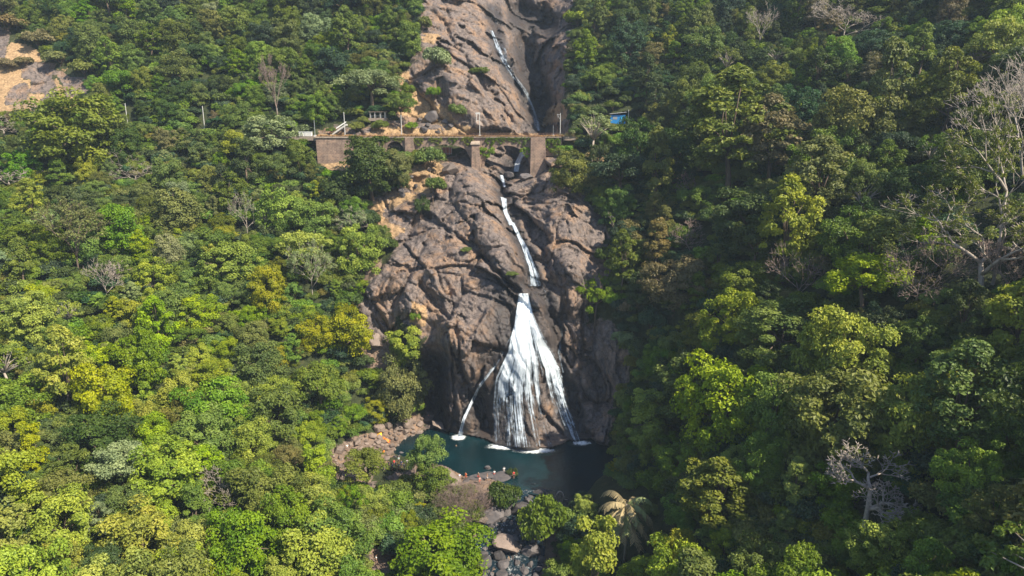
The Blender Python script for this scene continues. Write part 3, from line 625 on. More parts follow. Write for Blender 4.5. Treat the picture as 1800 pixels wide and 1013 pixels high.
    H('column', 1, 1555, 260, 80, 75, 'olive green', 'tall yellowish creeper-clad tree on the upper right slope')
    H('wispy', 2, 1650, 260, 100, 110, 'olive green', 'tall olive feathery tree left of the leafless crown')
    H('umbrella', 2, 1515, 560, 450, 150, 'bright yellow-green', 'flat-topped yellow-green tree below the leafless brush')
    H('wispy', 3, 1430, 400, 250, 130, 'olive green', 'olive upright tree in the middle of the right slope')
    H('column', 0, 1410, 180, 128, 34, 'fresh green', 'small bright green creeper-covered tree on the right slope')
    for u, vb, w, hgt, c, l in ((722, 868, 60, 30, 'olive green', 'olive bush below the crowd'), (775, 912, 62, 36, 'mid green', 'green bush in front of the big smooth boulder'), (700, 905, 60, 40, 'fresh green', 'fresh green bush lower left of the crowd'), (745, 890, 54, 34, 'olive green', 'olive bush between the crowd and the leafless bush'), (822, 872, 36, 18, 'olive green', 'thin olive bush in front of the two bathers by the boulder'),
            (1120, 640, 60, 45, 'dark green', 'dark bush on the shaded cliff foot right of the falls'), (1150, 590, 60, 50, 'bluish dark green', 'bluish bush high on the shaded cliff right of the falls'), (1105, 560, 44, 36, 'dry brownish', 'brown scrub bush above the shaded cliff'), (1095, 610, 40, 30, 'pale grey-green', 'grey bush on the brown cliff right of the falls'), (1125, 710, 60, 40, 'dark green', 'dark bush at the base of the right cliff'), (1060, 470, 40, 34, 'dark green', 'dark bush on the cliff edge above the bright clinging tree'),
            (20, 60, 60, 30, 'dry brownish', 'brown scrub above the dry grass outcrop, left one'), (70, 88, 60, 34, 'dry brownish', 'brown scrub above the dry grass outcrop, right one'), (45, 120, 34, 20, 'dry brownish', 'small grey-brown bush in the dry grass'), (105, 118, 50, 28, 'olive green', 'olive bush above the grey slabs of the outcrop'), (12, 125, 40, 20, 'dry brownish', 'low twiggy bush at the left edge of the dry grass'), (150, 138, 50, 30, 'olive green', 'olive bush right of the grey slabs'),
            (900, 488, 24, 10, 'mid green', 'sparse plant on the ledge beside the upper stage of the fall'), (820, 445, 22, 10, 'mid green', 'small plants in the long diagonal crack')):
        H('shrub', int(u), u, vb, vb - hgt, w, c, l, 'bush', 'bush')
    for u, vb, w, hgt, c, l in ((582, 236, 20, 12, 'mid green', 'small bush at the foot of the stairway'), (628, 234, 30, 18, 'olive green', 'olive bush on the track side left of the shelter'), (668, 235, 34, 22, 'mid green', 'green bush on the track side under the shelter'), (640, 222, 24, 16, 'olive green', 'scrubby bush on the tan bank behind the track'), (724, 232, 26, 16, 'fresh green', 'bright bush at the rock edge right of the shelter')):
        H('shrub', int(u), u, vb, vb - hgt, w, c, l, 'bush', 'bush')
    for u, vb, w, hgt, c, l in ((1050, 208, 34, 22, 'dark green', 'dark bush left of the blue hut'), (1078, 196, 36, 18, 'mid green', 'green bush just above the blue hut'), (1124, 204, 36, 22, 'dark green', 'dark bush right of the pale mast by the hut'), (1066, 232, 34, 16, 'olive green', 'olive bush below the left corner of the blue hut'), (1092, 238, 36, 18, 'mid green', 'green bush directly below the blue hut'), (1118, 234, 34, 18, 'olive green', 'olive bush below the pale mast by the hut'), (1100, 186, 30, 18, 'dark green', 'dark bush behind the pale mast by the hut'), (1035, 236, 30, 18, 'olive green', 'olive bush at the end of the track right of the bridge')):
        H('shrub', int(u), u, vb, vb - hgt, w, c, l, 'bush', 'bush')
    B = bare
    B(1, 1725, 515, 330, .85, 'huge pale-trunked tree with half-bare spreading limbs near the right edge', w=330, r0=.62, levels=6, leafy=('olive green', 560, 1.1), name='half_bare_tree', trunkf=.38)
    B(2, 1745, 500, 180, .7, 'tall straight pale tree with thin foliage behind the huge one', w=230, r0=.45, levels=5, leafy=('olive green', 380, 1.0), name='half_bare_tree', trunkf=.55)
    B(3, 1800, 330, 85, .8, 'leafless purplish tree leaning in at the upper right edge', w=280, levels=6, mat=M_PALE, lean=-.25, r0=.4)
    B(4, 1610, 540, 405, .9, 'leafless purplish brush tree below the huge pale tree', w=170, levels=6, mat=M_TWIG, trunkf=.25)
    B(5, 1400, 530, 425, .9, 'leafless grey tree in the shade of the right slope', w=120, levels=5, mat=M_TWIG, trunkf=.3)
    B(6, 1515, 955, 785, .95, 'leafless white-trunked tree with level limbs below the spur', w=150, levels=6, flat=.98, r0=.42, trunkf=.68)
    B(7, 1335, 90, 5, .7, 'leafless pale tree at the top of the right slope', w=60, levels=5)
    B(8, 1482, 80, 0, .9, 'wide leafless pale tree at the top right', w=140, levels=6, flat=.8)
    B(9, 1215, 345, 300, .9, 'small leafless leaning tree on the shaded right slope', w=62, levels=5, lean=-.6, mat=M_TWIG)
    B(10, 1215, 440, 385, .9, 'leafless twiggy tree halfway down the right slope', w=90, levels=5, lean=-.5, mat=M_TWIG)
    B(11, 1770, 520, 410, .9, 'leafless purplish brush at the right edge under the huge tree', w=120, levels=6, mat=M_TWIG, trunkf=.25)
    B(12, 488, 208, 98, .45, 'tall leafless brown tree above the railway', w=58, levels=6, mat=M_TWIG, flat=.2, trunkf=.35)
    B(13, 240, 322, 262, .95, 'white-limbed leafless tree spreading below the railway', w=100, levels=5, flat=.9, trunkf=.3, r0=.28)
    B(14, 436, 418, 335, .85, 'white-trunked forked tree with thin crown mid-slope', w=75, levels=5, r0=.22, leafy=('pale grey-green', 60, .7))
    B(15, 140, 492, 345, .7, 'tall tree with visible brown trunk and broad thin crown', w=120, levels=5, mat=M_BARK, r0=.3, leafy=('olive green', 260, 1.4), trunkf=.5, name='half_bare_tree')
    B(16, 190, 532, 455, .8, 'small grey leafless tree in front of the left slope crowns', w=80, levels=5, r0=.18)
    B(17, 550, 530, 420, .7, 'pale grey-green thin tree left of the cliff', w=90, levels=5, r0=.2, leafy=('pale grey-green', 240, 1.2), name='half_bare_tree')
    B(18, 20, 335, 285, .9, 'low white-limbed bare tree at the left edge under the railway', w=110, levels=5, flat=.9)
    B(19, 8, 245, 195, .9, 'bare forked tree at the far left edge', w=90, levels=5, flat=.9)
    B(20, 45, 210, 170, .9, 'white forked tree in front of the dry grass outcrop', w=60, levels=5)
    B(21, 625, 420, 360, .8, 'pale half-bare tree by the upper left cliff edge', w=90, levels=5, r0=.18, leafy=('pale grey-green', 160, 1.), name='half_bare_tree')
    B(22, 812, 925, 840, .8, 'leafless brown twiggy bush beside the outlet boulders', w=118, levels=6, mat=M_TWIG, trunkf=.12, flat=.3, fork=4, name='bare_bush', cat='bush')
    B(23, 385, 905, 815, .9, 'leafless grey branches poking from the lower left canopy', w=90, levels=5)
    B(24, 1078, 410, 372, .6, 'small pale forked tree on the cliff edge right of the falls', w=26, levels=4, leafy=('fresh green', 40, .6))
    B(25, 972, 350, 320, .9, 'leafless scrub on the dark rock right of the stream', w=45, levels=5, mat=M_TWIG, trunkf=.2, name='bare_bush', cat='bush')
    B(26, 1160, 505, 470, .9, 'leafless scrub on the dark cliff right of the falls', w=50, levels=5, mat=M_TWIG, trunkf=.2, name='bare_bush', cat='bush')
    # drooping palm
    P = at(1097, 992); _, _, d = project(P); mark(1097, 820, 992, 170, d); Hm = 118/FPX*d; t = thing('palm_tree', 'straw-coloured palm with drooping fronds right of the rocky stream', 'palm tree', tuple(map(float, P)))
    b = MB(); b.tube([(0, 0, -1), (.1, 0, Hm*.4), (0, 0, Hm)], [.26, .2, .15], 8); b.build('trunk', M_PALE, t, smooth=True)
    r = random.Random(5)
    for k in range(36):
        b = MB(); a = k*2.4; up_ = 1.3 - k/36*1.1; z0 = Hm*(1 - .009*k) - .1; L = r.uniform(3.2, 5.2); dirv = Vector((math.cos(a), math.sin(a), 0)); pts = []
        for i in range(9):
            q = i/8; pts.append(Vector((0, 0, z0)) + dirv*L*(q*.95) + Vector((0, 0, L*(up_*q*.95 - 1.15*q*q))))
        b.tube(pts, [.05*(1 - .08*i) for i in range(9)], 4); side = Vector((-dirv.y, dirv.x, 0)); V = []; Fc = []
        for i in range(1, 9):
            for h in range(3):
                p = pts[i - 1].lerp(pts[i], h/3)
                for sg in (-1, 1):
                    e = p + side*sg*.75*r.uniform(.7, 1.1) + Vector((0, 0, -.85*r.uniform(.5, 1.2))) + dirv*.25; w = (pts[i] - pts[i - 1]).normalized()*.11; n0 = len(V)
                    V += [p - w, p + w, e + w*.6, e - w*.6]; Fc.append((n0, n0 + 1, n0 + 2, n0 + 3))
        b.add(V, Fc); b.build('frond', M_STRAW if k % 5 else M_PALMG, t)
    mark(1097, 835, 992, 110, d)
# protected outlines: crowns scattered by the program keep off these parts of the view
GW, GH = 540, 340      # 4 px cells, origin (-180,-160)
gu, gv = np.meshgrid(np.arange(GW)*4 - 178., np.arange(GH)*4 - 158.)
prot = np.zeros(gu.shape, bool)
for p in ([(645, 350), (700, 335), (720, 292), (800, 292), (850, 240), (960, 250), (1000, 330), (1050, 380), (1060, 430), (1040, 520), (1020, 560), (1060, 640), (1085, 700), (1070, 800), (1060, 850), (985, 880), (975, 960), (960, 1013), (835, 1013), (850, 965), (860, 950), (880, 890), (800, 850), (700, 850), (590, 850), (575, 790), (640, 770), (750, 722), (738, 690), (745, 600), (700, 560), (650, 540), (640, 480), (690, 440), (690, 400)],
          [(745, 0), (735, -150), (1030, -150), (1000, 0), (1000, 60), (985, 110), (990, 180), (1000, 250), (552, 280), (552, 225), (600, 205), (715, 205), (700, 170), (715, 130), (745, 95)],
          R3, [(1035, 178), (1130, 178), (1125, 232), (1040, 232)], [(975, 190), (998, 190), (998, 245), (975, 245)], [(215, 178), (232, 178), (232, 222), (215, 222)], [(352, 185), (368, 185), (368, 228), (352, 228)], [(480, 188), (495, 188), (495, 207), (480, 207)],
          [(515, 218), (560, 218), (560, 240), (515, 240)], [(575, 275), (625, 275), (600, 300), (575, 300)],
          [(640, 965), (690, 965), (690, 1013), (640, 1013)], [(1690, 330), (1760, 330), (1745, 515), (1700, 515)], [(1500, 850), (1530, 850), (1525, 950), (1505, 950)], [(1055, 850), (1140, 850), (1125, 985), (1075, 985)]):
    prot |= inpoly(gu, gv, p)
def overlap(P, H, Rc):
    th = np.linspace(0, 2*np.pi, 10, endpoint=False); hits = 0; tot = 0
    pts = [P + np.array([0, 0, H*.55])]
    for f in (.5, 1.0): pts += [P + np.array([Rc*f*math.cos(a), 0, H*.58 + H*.42*f*math.sin(a)]) for a in th]
    u, v, d = project(np.array(pts)); a = ((u + 180)/4).astype(int); b = ((v + 160)/4).astype(int)
    ok = (a >= 0) & (a < GW) & (b >= 0) & (b < GH); return (prot[b[ok], a[ok]].sum() + .6*(heroD[b[ok], a[ok]] > d[ok] - 1.0).sum())/len(pts)

heroD = np.zeros(gu.shape); HERO = []
def mark(u, vt, vb, w, d):
    m = ((gu - u)/(w*.42))**2 + ((gv - (vt*.6 + vb*.4))/((vb - vt)*.5))**2 < 1; heroD[m] = np.maximum(heroD[m], d)
def hero(style, k, u, vb, vt, w, colname, label, name='broadleaf_tree', cat='tree', group=None, rz=None):
    P = at(u, vb); _, _, d = project(P); s = w/FPX*d/(2*STYLE_R[style]); hm = (vb - vt)/FPX*d*1.03; sz = hm/STYLE_H[style]/s
    t = put_tree(style, k, P, random.uniform(0, 6.28) if rz is None else rz, s, colname, label, group, name, cat, sz=sz, jit=.05)
    mark(u, vt, vb, w, d); HERO.append((P[0], P[1], s*STYLE_R[style])); return t
def bare(seed, u, vb, vt, spread, label, mat=None, levels=5, flat=.6, lean=0.0, name='bare_tree', cat='tree', trunkf=.4, r0=None, fork=3, w=None, group=None, leafy=None):
    P = at(u, vb); _, _, d = project(P); H = (vb - vt)/FPX*d
    t = thing(name, label, cat, tuple(map(float, P)), 0, group); tm, bm_ = bare_mesh(seed, H, spread, levels, mat or M_PALE, flat, r0, lean, trunkf, fork)
    co = np.zeros(len(bm_.vertices)*3); bm_.vertices.foreach_get('co', co); co = co.reshape(-1, 3); top = co[:, 2].max(); wid = np.abs(co[:, 0]).max(); kz = H/top
    kx = (w/FPX*d/2/wid) if w else kz; t.scale = (kx, kx, kz)
    link('trunk', tm, t); link('branches', bm_, t)
    if leafy:
        r = np.random.default_rng(seed); tips = co[r.choice(len(co), leafy[1])]; tips = tips[tips[:, 2] > top*.45]
        V, F, ti = leaf_cloud(tips, r.uniform(.35, .9, len(tips))*leafy[2], 24, .3, r, np.array([0, 0, top*.4])); m = mesh_np('foliage', V, F, [M_LEAF]); attr(m, 'tint', 'FACE', ti)
        c = link('foliage', m, t); c.color = (*PAL[leafy[0]], 1)
    mark(u, vt, vb, (w or (vb - vt)), d); return t
exec_heroes()
# candidate ground points, spaced in plan
Yg = PT.reshape(nv_, nu_, 3); e1 = np.gradient(Yg, axis=1); e2 = np.gradient(Yg, axis=0); area = np.abs(e1[..., 0]*e2[..., 1] - e1[..., 1]*e2[..., 0]).ravel()
steep = np.linalg.norm(np.cross(e1, e2).reshape(-1, 3), axis=1); area = area*.6 + steep*.4
inr = (Uf > -130) & (Uf < 1930) & (Vf > -110) & (Vf < 1290)
forest = inr & (rock < .3) & (pm < .05) & (bank < .4) & (dry*(rock3 < .5) < .6)
prob = area*forest; prob /= prob.sum()
cand = rng.choice(len(prob), 22000, p=prob)
cells = {}; trees = []
for c in cand:
    P = PT[c]; u, v = Uf[c], Vf[c]; right = u > 1000
    s0 = .6 + .85*rng.uniform()**1.4; s = s0*(1.3 if right and v > 240 else .98); sp_ = 1.4 + 4.9*s
    if rock3[c] > .5: sp_ = 12
    kx, ky = int(P[0]//9), int(P[1]//9); bad = False
    for a in (-1, 0, 1):
        for b in (-1, 0, 1):
            for q in cells.get((kx + a, ky + b), ()):
                if np.hypot(P[0] - q[0], P[1] - q[1]) < min(sp_, q[3]) and abs(P[2] - q[2]) < 12: bad = True
    if bad: continue
    q = (P[0], P[1], P[2], sp_)
    if any(np.hypot(P[0] - hx, P[1] - hy) < hr*.6 for hx, hy, hr in HERO): continue
    # zone colours
    x = vnoise(np.array([P/26.]), 44)[0]
    if v < 235 and u < 900: names = ['mid green', 'dark green', 'olive green', 'dry brownish', 'fresh green', 'bluish dark green', 'pale grey-green']; wts = [.34, .16, .18, .03, .20, .06, .03]
    elif u < 900 and v < 470: names = ['mid green', 'dark green', 'olive green', 'fresh green', 'bright yellow-green', 'pale grey-green', 'dry brownish']; wts = [.30, .14, .16, .22, .14, .03, .01]
    elif u < 900: names = ['bright yellow-green', 'fresh green', 'mid green', 'olive green', 'pale grey-green', 'dark green']; wts = [.44, .26, .14, .10, .03, .03]
    elif v < 620: names = ['dark green', 'bluish dark green', 'olive green', 'mid green', 'fresh green', 'dry brownish', 'bright yellow-green']; wts = [.24, .16, .2, .2, .1, .04, .06]
    else: names = ['bright yellow-green', 'fresh green', 'mid green', 'dark green', 'olive green']; wts = [.34, .22, .2, .12, .12]
    col = rng.choice(names, p=np.array(wts)/sum(wts))
    style = rng.choice(['round', 'umbrella', 'wispy', 'column', 'tuft'], p=[.66, .08, .15, .06, .05] if u < 1000 else [.46, .12, .26, .12, .04])
    pass
    for att in (1, .75, .55, .4, .28):
        if overlap(P, STYLE_H[style]*s*att, STYLE_R[style]*s*att) < .08: break
    else: continue
    s *= att
    if att < .3 : style = 'round'
    cells.setdefault((kx, ky), []).append(q)
    u2, v2, d = project(P + np.array([0, 0, STYLE_H[style]*s*.6])); px = STYLE_H[style]*s*FPX/d
    vis = (-px*.5 < u2 < 1800 + px*.5) and (-px*.4 < v2 < 1013 + px*.5)
    trees.append((px if vis else 0, style, int(rng.integers(0, 8)), P, rng.uniform(0, 6.28), s, col, u2, v2, vis))
print('TREES', len(trees), sum(t[-1] for t in trees))
def zone(u, v):
    if u < 900:
        h = 'near left edge' if u < 230 else ('mid-left' if u < 450 else 'close to the falls')
        for lim, w in ((110, 'high above railway'), (235, 'just above railway'), (370, 'just below railway'), (520, 'halfway down left slope'), (690, 'on lower left slope'), (850, 'level with pool'), (9999, 'at foot of left slope')):
            if v < lim: return w + ', ' + h
    h = 'close to the falls' if u < 1180 else ('mid-right' if u < 1500 else 'near right edge')
    for lim, w in ((120, 'high on right slope'), (300, 'at railway level'), (470, 'halfway down right slope'), (620, 'behind the spur'), (800, 'on the spur'), (9999, 'at foot of right slope')):
        if v < lim: return w + ', ' + h
trees.sort(key=lambda t: -t[0])
NIND = 262
groups = {}
for t in trees[:NIND]:
    groups.setdefault(f"{t[6]} {STW[t[1]]} tree {zone(t[7], t[8])}", []).append(t)
CNT = 'two three four five six seven eight nine ten eleven twelve'.split(); ORD = 'second third fourth fifth sixth seventh eighth ninth tenth eleventh'.split()
for lab, ts in groups.items():
    ts.sort(key=lambda t: t[7]); n = len(ts)
    for i, (px, style, k, P, rz, s, col, u2, v2, vis) in enumerate(ts):
        if n == 1: L = lab
        elif n > 12: L = lab
        else:
            w = 'leftmost' if i == 0 else ('rightmost' if i == n - 1 else ORD[i - 1] + ' from left'); L = f"{w} of {CNT[n - 2]}: {lab}"
        if len(L.split()) > 16: L = L.replace('bright ', '').replace('layered ', '').replace(' from left', '')
        if len(L.split()) > 16: L = L.replace('narrow ', '').replace('upright ', '').replace('spreading ', '')
        if len(L.split()) > 16: L = L.split(', ')[0]
        put_tree(style, k, P, rz, s, col, L, lab.replace(' tree ', ' trees '), sz=random.uniform(.8, 1.3))

# sources for the wood that reads as one mass (not linked to the scene)
def gn_scatter(name, pts, src, label=None):
    """pts: array x,y,z,rz,scale,index ; src: list of objects in a hidden source collection"""
    coll = bpy.data.collections.new(name + ' sources')
    for o in src: coll.objects.link(o)
    me = bpy.data.meshes.new(name); me.vertices.add(len(pts)); me.vertices.foreach_set('co', np.asarray(pts)[:, :3].astype(np.float32).ravel())
    attr(me, 'rz', 'POINT', pts[:, 3]); attr(me, 'sc', 'POINT', pts[:, 4]); attr(me, 'ix', 'POINT', pts[:, 5]); attr(me, 'kz', 'POINT', np.random.default_rng(1).uniform(.8, 1.3, len(pts))); me.update()
    ca_ = me.attributes.new('icol', 'FLOAT_COLOR', 'POINT'); ca_.data.foreach_set('color', np.concatenate([pts[:, 6:9], np.ones((len(pts), 1))], 1).astype(np.float32).ravel())
    me.materials.append(M_LEAF)
    o = link(name, me); ng = bpy.data.node_groups.new(name + ' scatter', 'GeometryNodeTree')
    ng.interface.new_socket('Geometry', in_out='INPUT', socket_type='NodeSocketGeometry'); ng.interface.new_socket('Geometry', in_out='OUTPUT', socket_type='NodeSocketGeometry')
    gi = ng.nodes.new('NodeGroupInput'); go = ng.nodes.new('NodeGroupOutput'); ip = ng.nodes.new('GeometryNodeInstanceOnPoints'); ci = ng.nodes.new('GeometryNodeCollectionInfo')
    ci.inputs['Collection'].default_value = coll; ci.inputs['Separate Children'].default_value = True; ci.inputs['Reset Children'].default_value = True
    def na(n, typ='FLOAT'):
        x = ng.nodes.new('GeometryNodeInputNamedAttribute'); x.data_type = typ; x.inputs[0].default_value = n; return x.outputs[0]
    cx = ng.nodes.new('ShaderNodeCombineXYZ'); ng.links.new(na('rz'), cx.inputs[2]); e2r = ng.nodes.new('FunctionNodeEulerToRotation'); ng.links.new(cx.outputs[0], e2r.inputs[0])
    fi = ng.nodes.new('FunctionNodeFloatToInt'); ng.links.new(na('ix'), fi.inputs[0])
    ng.links.new(gi.outputs[0], ip.inputs['Points']); ng.links.new(ci.outputs[0], ip.inputs['Instance']); ip.inputs['Pick Instance'].default_value = True
    cs = ng.nodes.new('ShaderNodeCombineXYZ'); sn = na('sc'); ng.links.new(sn, cs.inputs[0]); ng.links.new(sn, cs.inputs[1]); mz = ng.nodes.new('ShaderNodeMath'); mz.operation = 'MULTIPLY'; ng.links.new(sn, mz.inputs[0]); ng.links.new(na('kz'), mz.inputs[1]); ng.links.new(mz.outputs[0], cs.inputs[2])
    ng.links.new(fi.outputs[0], ip.inputs['Instance Index']); ng.links.new(e2r.outputs[0], ip.inputs['Rotation']); ng.links.new(cs.outputs[0], ip.inputs['Scale']); ng.links.new(ip.outputs[0], go.inputs[0])
    md = o.modifiers.new('scatter', 'NODES'); md.node_group = ng; return tag(o, label, None, None, 'stuff')
def join_mesh(name, a, b):
    """crown + trunk in one mesh with the tint attribute kept"""
    bm = bmesh.new(); bm.from_mesh(a); na_ = len(bm.faces); bm.from_mesh(b); bm.faces.ensure_lookup_table()
    for i in range(na_, len(bm.faces)): bm.faces[i].material_index = 1
    me = bpy.data.meshes.new(name); bm.to_mesh(me); bm.free(); me.materials.clear(); me.materials.append(a.materials[0]); me.materials.append(b.materials[0]); return me
src = []; key = {}; n = 0
for st_ in ('column', 'round', 'tuft', 'umbrella', 'wispy'):
    for k, (cm, tm) in enumerate(PROTO[st_]):
        jm = join_mesh('wood_' + st_, cm, tm); jm.materials[0] = M_LEAFI
        o = bpy.data.objects.new('s%04d' % n, jm); key[(st_, k)] = n; src.append(o); n += 1
def jcol(cn, j=.16): return [c*(1 + random.uniform(-j, j)) for c in PAL[cn]]
rest = trees[NIND:]
pts = np.array([(*t[3], t[4], t[5], key[(t[1], t[2] % len(PROTO[t[1]]))], *jcol(t[6])) for t in rest])
wood = gn_scatter('far_wood', pts, src, 'mixed green forest covering the far slopes above and around the railway')

# undergrowth: low shrubs everywhere under the trees
src2 = []
ucols = ['mid green', 'dark green', 'fresh green', 'olive green', 'bluish dark green']
for k in range(4):
    um = PROTO['shrub'][k][0].copy(); um.materials[0] = M_LEAFI
    src2.append(bpy.data.objects.new('u%04d' % k, um))
fu = inr & (rock < .35) & (pm < .02) & (bank < .5) & (dry < .45)
pr = area*fu; pr /= pr.sum(); cc = rng.choice(len(pr), 13000, p=pr)
prw = []
for c in cc:
    P = PT[c]; s = rng.uniform(.5, 1.45)
    if overlap(P, 2.6*s, 2.2*s) < .15: prw.append((P[0], P[1], P[2] - .3, rng.uniform(0, 6.28), s, rng.integers(0, 4), *jcol(random.choice(ucols))))
gn_scatter('undergrowth', np.array(prw, float), src2, 'low green shrubs filling the ground between the trees')

# ------------------------------------------------------------------ viaduct
BY = 208.0
def X_(u, Y=BY): return wx(u, 240, Y)
ZD = wz(240, BY); M_COPE = simple('pale coping', (.34, .27, .21), .9, .3, 1.5, .05); M_GRASS = simple('dry grass', (.50, .31, .15), .95, .45, 2.5)
M_CONC = simple('weathered concrete', (.50, .49, .47), .8, .15, 2); M_STEEL = simple('galvanised steel', (.35, .36, .37), .5, .15, 5, 0, .4)
M_RAIL = simple('rusty rail', (.16, .09, .06), .6, .3, 4); M_BALL = simple('ballast', (.24, .19, .15), .95, .5, 9, .05); M_SLEEP = simple('sleeper', (.26, .22, .19), .9)
via = thing('viaduct', 'old stone railway viaduct with three arches across the stream gorge', 'viaduct', (0, 0, 0))
def arch_wall(name, u0, u1, zb0, arches, y0, y1, parent=via, ztop=ZD - .35):
    """wall between pixel columns u0..u1; arches = [(ua, ub, v_spring, v_crown)]"""
    xs = sorted(set([X_(u0), X_(u1)] + [X_(u0) + (X_(u1) - X_(u0))*i/60 for i in range(61)] + [x for a in arches for x in (X_(a[0]) - .001, X_(a[0]) + .001, X_(a[1]) - .001, X_(a[1]) + .001)]))
    def zb(x):
        for ua, ub, vs_, vc in arches:
            a, b = X_(ua), X_(ub)
            if a < x < b:
                t = (x - (a + b)/2)/((b - a)/2); z0 = wz(vs_, BY); return z0 + (wz(vc, BY) - z0)*math.sqrt(max(0, 1 - t*t))
        return zb0
    m = MB(); V = []; F = []
    for x in xs: z = zb(x); V += [(x, y0, z), (x, y0, ztop), (x, y1, z), (x, y1, ztop)]
    for i in range(len(xs) - 1):
        a = 4*i; b = a + 4; F += [(a, b, b + 1, a + 1), (a + 2, a + 3, b + 3, b + 2), (a, a + 2, b + 2, b), (a + 1, b + 1, b + 3, a + 3)]
    e = 4*(len(xs) - 1); F += [(0, 1, 3, 2), (e, e + 2, e + 3, e + 1)]
    m.add(V, F); return m.build(name, M_STONE, parent)
ARCH = [(632, 650, 272, 249), (676, 711, 272, 249), (742, 826, 276, 254), (850, 932, 296, 256)]
arch_wall('wall', 625.5, 957, wz(330, BY), ARCH, BY, BY + 5)
for ua, ub, vs_, vc in ARCH[1:]:
    a, b = X_(ua), X_(ub); z0 = wz(vs_, BY); h = wz(vc, BY) - z0; m = MB(); V = []; F = []; n = 28
    for i in range(n + 1):
        t = math.pi*i/n; c_, s_ = math.cos(t), math.sin(t)
        for k in (0, .62):
            x = (a + b)/2 - c_*((b - a)/2 + k); z = z0 + s_*(h + k); V += [(x, BY - .12, z), (x, BY + .05, z)]
    for i in range(n):
        a0 = 4*i; b0 = a0 + 4; F += [(a0, a0 + 2, b0 + 2, b0), (a0, b0, b0 + 1, a0 + 1), (a0 + 2, a0 + 3, b0 + 3, b0 + 2)]
    m.add(V, F); m.build('arch_ring', M_STONE, via)
def tapered(name, u0, u1, v0, v1, dy, spread, mat=M_STONE):
    x0, x1, z1, z0 = X_(u0), X_(u1), wz(v0, BY), wz(v1, BY); m = MB(); sp_ = spread
    m.add([(x0 - sp_*.3, BY - dy - sp_, z0), (x1 + sp_, BY - dy - sp_, z0), (x1 + sp_, BY + .3, z0), (x0 - sp_*.3, BY + .3, z0), (x0, BY - dy, z1), (x1, BY - dy, z1), (x1, BY + .3, z1), (x0, BY + .3, z1)],
          [(0, 3, 2, 1), (4, 5, 6, 7), (0, 1, 5, 4), (1, 2, 6, 5), (2, 3, 7, 6), (3, 0, 4, 7)]); return m.build(name, mat, via)
tapered('pilaster', 712, 727, 242, 310, .7, .3); tapered('buttress', 933, 958, 241, 318, 1.3, .6)
tapered('pier', 830, 842, 254, 300, 2.6, .55); p = tapered('pier_base', 826, 848, 300, 345, 3.6, .8)
m = MB(); x0, x1 = X_(829), X_(843); zc = wz(254, BY); m.add([(x0 - .2, BY - 2.9, zc), (x1 + .2, BY - 2.9, zc), (x1 + .2, BY, zc), (x0 - .2, BY, zc), (x0 - .2, BY - 2.9, zc + .35), (x1 + .2, BY - 2.9, zc + .35), (x1, BY - .01, zc + 1.0), (x0, BY - .01, zc + 1.0)], [(0, 3, 2, 1), (4, 5, 6, 7), (0, 1, 5, 4), (1, 2, 6, 5), (2, 3, 7, 6), (3, 0, 4, 7)]); m.build('pier_cap', M_COPE, via)
# lean stone wedge on the pier's left side
m = MB(); z1, z0 = wz(262, BY), wz(275, BY); m.add([(X_(816), BY - .02, z1 + .6), (X_(829.5), BY - .02, z1 + .9), (X_(829.5), BY - .02, z0 - 1.5), (X_(829.5), BY - 2.2, z1 + .6), (X_(829.5), BY - 2.2, z0 - 1.5)], [(0, 2, 1), (0, 3, 4), (0, 4, 2), (0, 1, 3), (1, 2, 4, 3)]); m.build('cutwater', M_STONE, via)
m = MB(); m.box(X_(556), X_(987), BY - .45, BY + .25, ZD - .35, ZD - .05); m.build('coping', M_COPE, via)
m = MB(); m.box(X_(552), X_(990), BY + .25, BY + 6.5, ZD - .6, ZD - .12); m.build('deck', M_BALL, via)
m = MB()
for i in range(48):
    x = X_(627) + (X_(985) - X_(627))*i/47; m.box(x - .06, x + .06, BY + .0, BY + .12, ZD - .05, ZD + .95)
for z in (.5, .9): m.box(X_(627), X_(985), BY + .13, BY + .19, ZD + z, ZD + z + .07)
tag(m.build('railing', M_RAIL, via))
rw = thing('retaining_wall', 'stone retaining wall with pale coping left of the viaduct arches', 'wall', (0, 0, 0))
m = MB(); zt, zb_ = ZD - .35, wz(292, BY); m.add([(X_(557), BY - .9, zb_), (X_(625), BY - .9, zb_), (X_(625), BY + 3, zb_), (X_(557), BY + 3, zb_), (X_(555), BY - .3, zt), (X_(625), BY - .3, zt), (X_(625), BY + 3, zt), (X_(555), BY + 3, zt)], [(0, 3, 2, 1), (4, 5, 6, 7), (0, 1, 5, 4), (1, 2, 6, 5), (2, 3, 7, 6), (3, 0, 4, 7)]); m.build('stonework', M_STONE, rw)
m = MB(); m.box(X_(554.5), X_(625.5), BY - .62, BY - .46, ZD - .45, ZD - .02); m.build('coping', M_COPE, rw)
rw2 = thing('retaining_wall', 'short stone wall at the right end of the viaduct under the mast', 'wall', (0, 0, 0))
m = MB(); m.box(X_(958.3), X_(988), BY + .4, BY + 4, wz(275, BY), ZD - .36); m.build('stonework', M_STONE, rw2); m = MB(); m.box(X_(958.5), X_(990), BY + .25, BY + .39, ZD - .7, ZD - .36); m.build('coping', M_COPE, rw2)
tr = thing('railway_track', 'railway track running across the viaduct behind the railing', 'railway track')
m = MB(); m.box(X_(400), X_(1010), BY + 2.2, BY + 2.28, ZD + .08, ZD + .22); m.build('rail', M_RAIL, tr); m = MB(); m.box(X_(400), X_(1010), BY + 3.9, BY + 3.98, ZD + .08, ZD + .22); m.build('rail', M_RAIL, tr)
m = MB()
for i in range(147): x = X_(400) + .7*i; m.box(x, x + .25, BY + 1.8, BY + 4.4, ZD - .06, ZD + .08)
tag(m.build('sleepers', M_SLEEP, tr), kind='stuff')
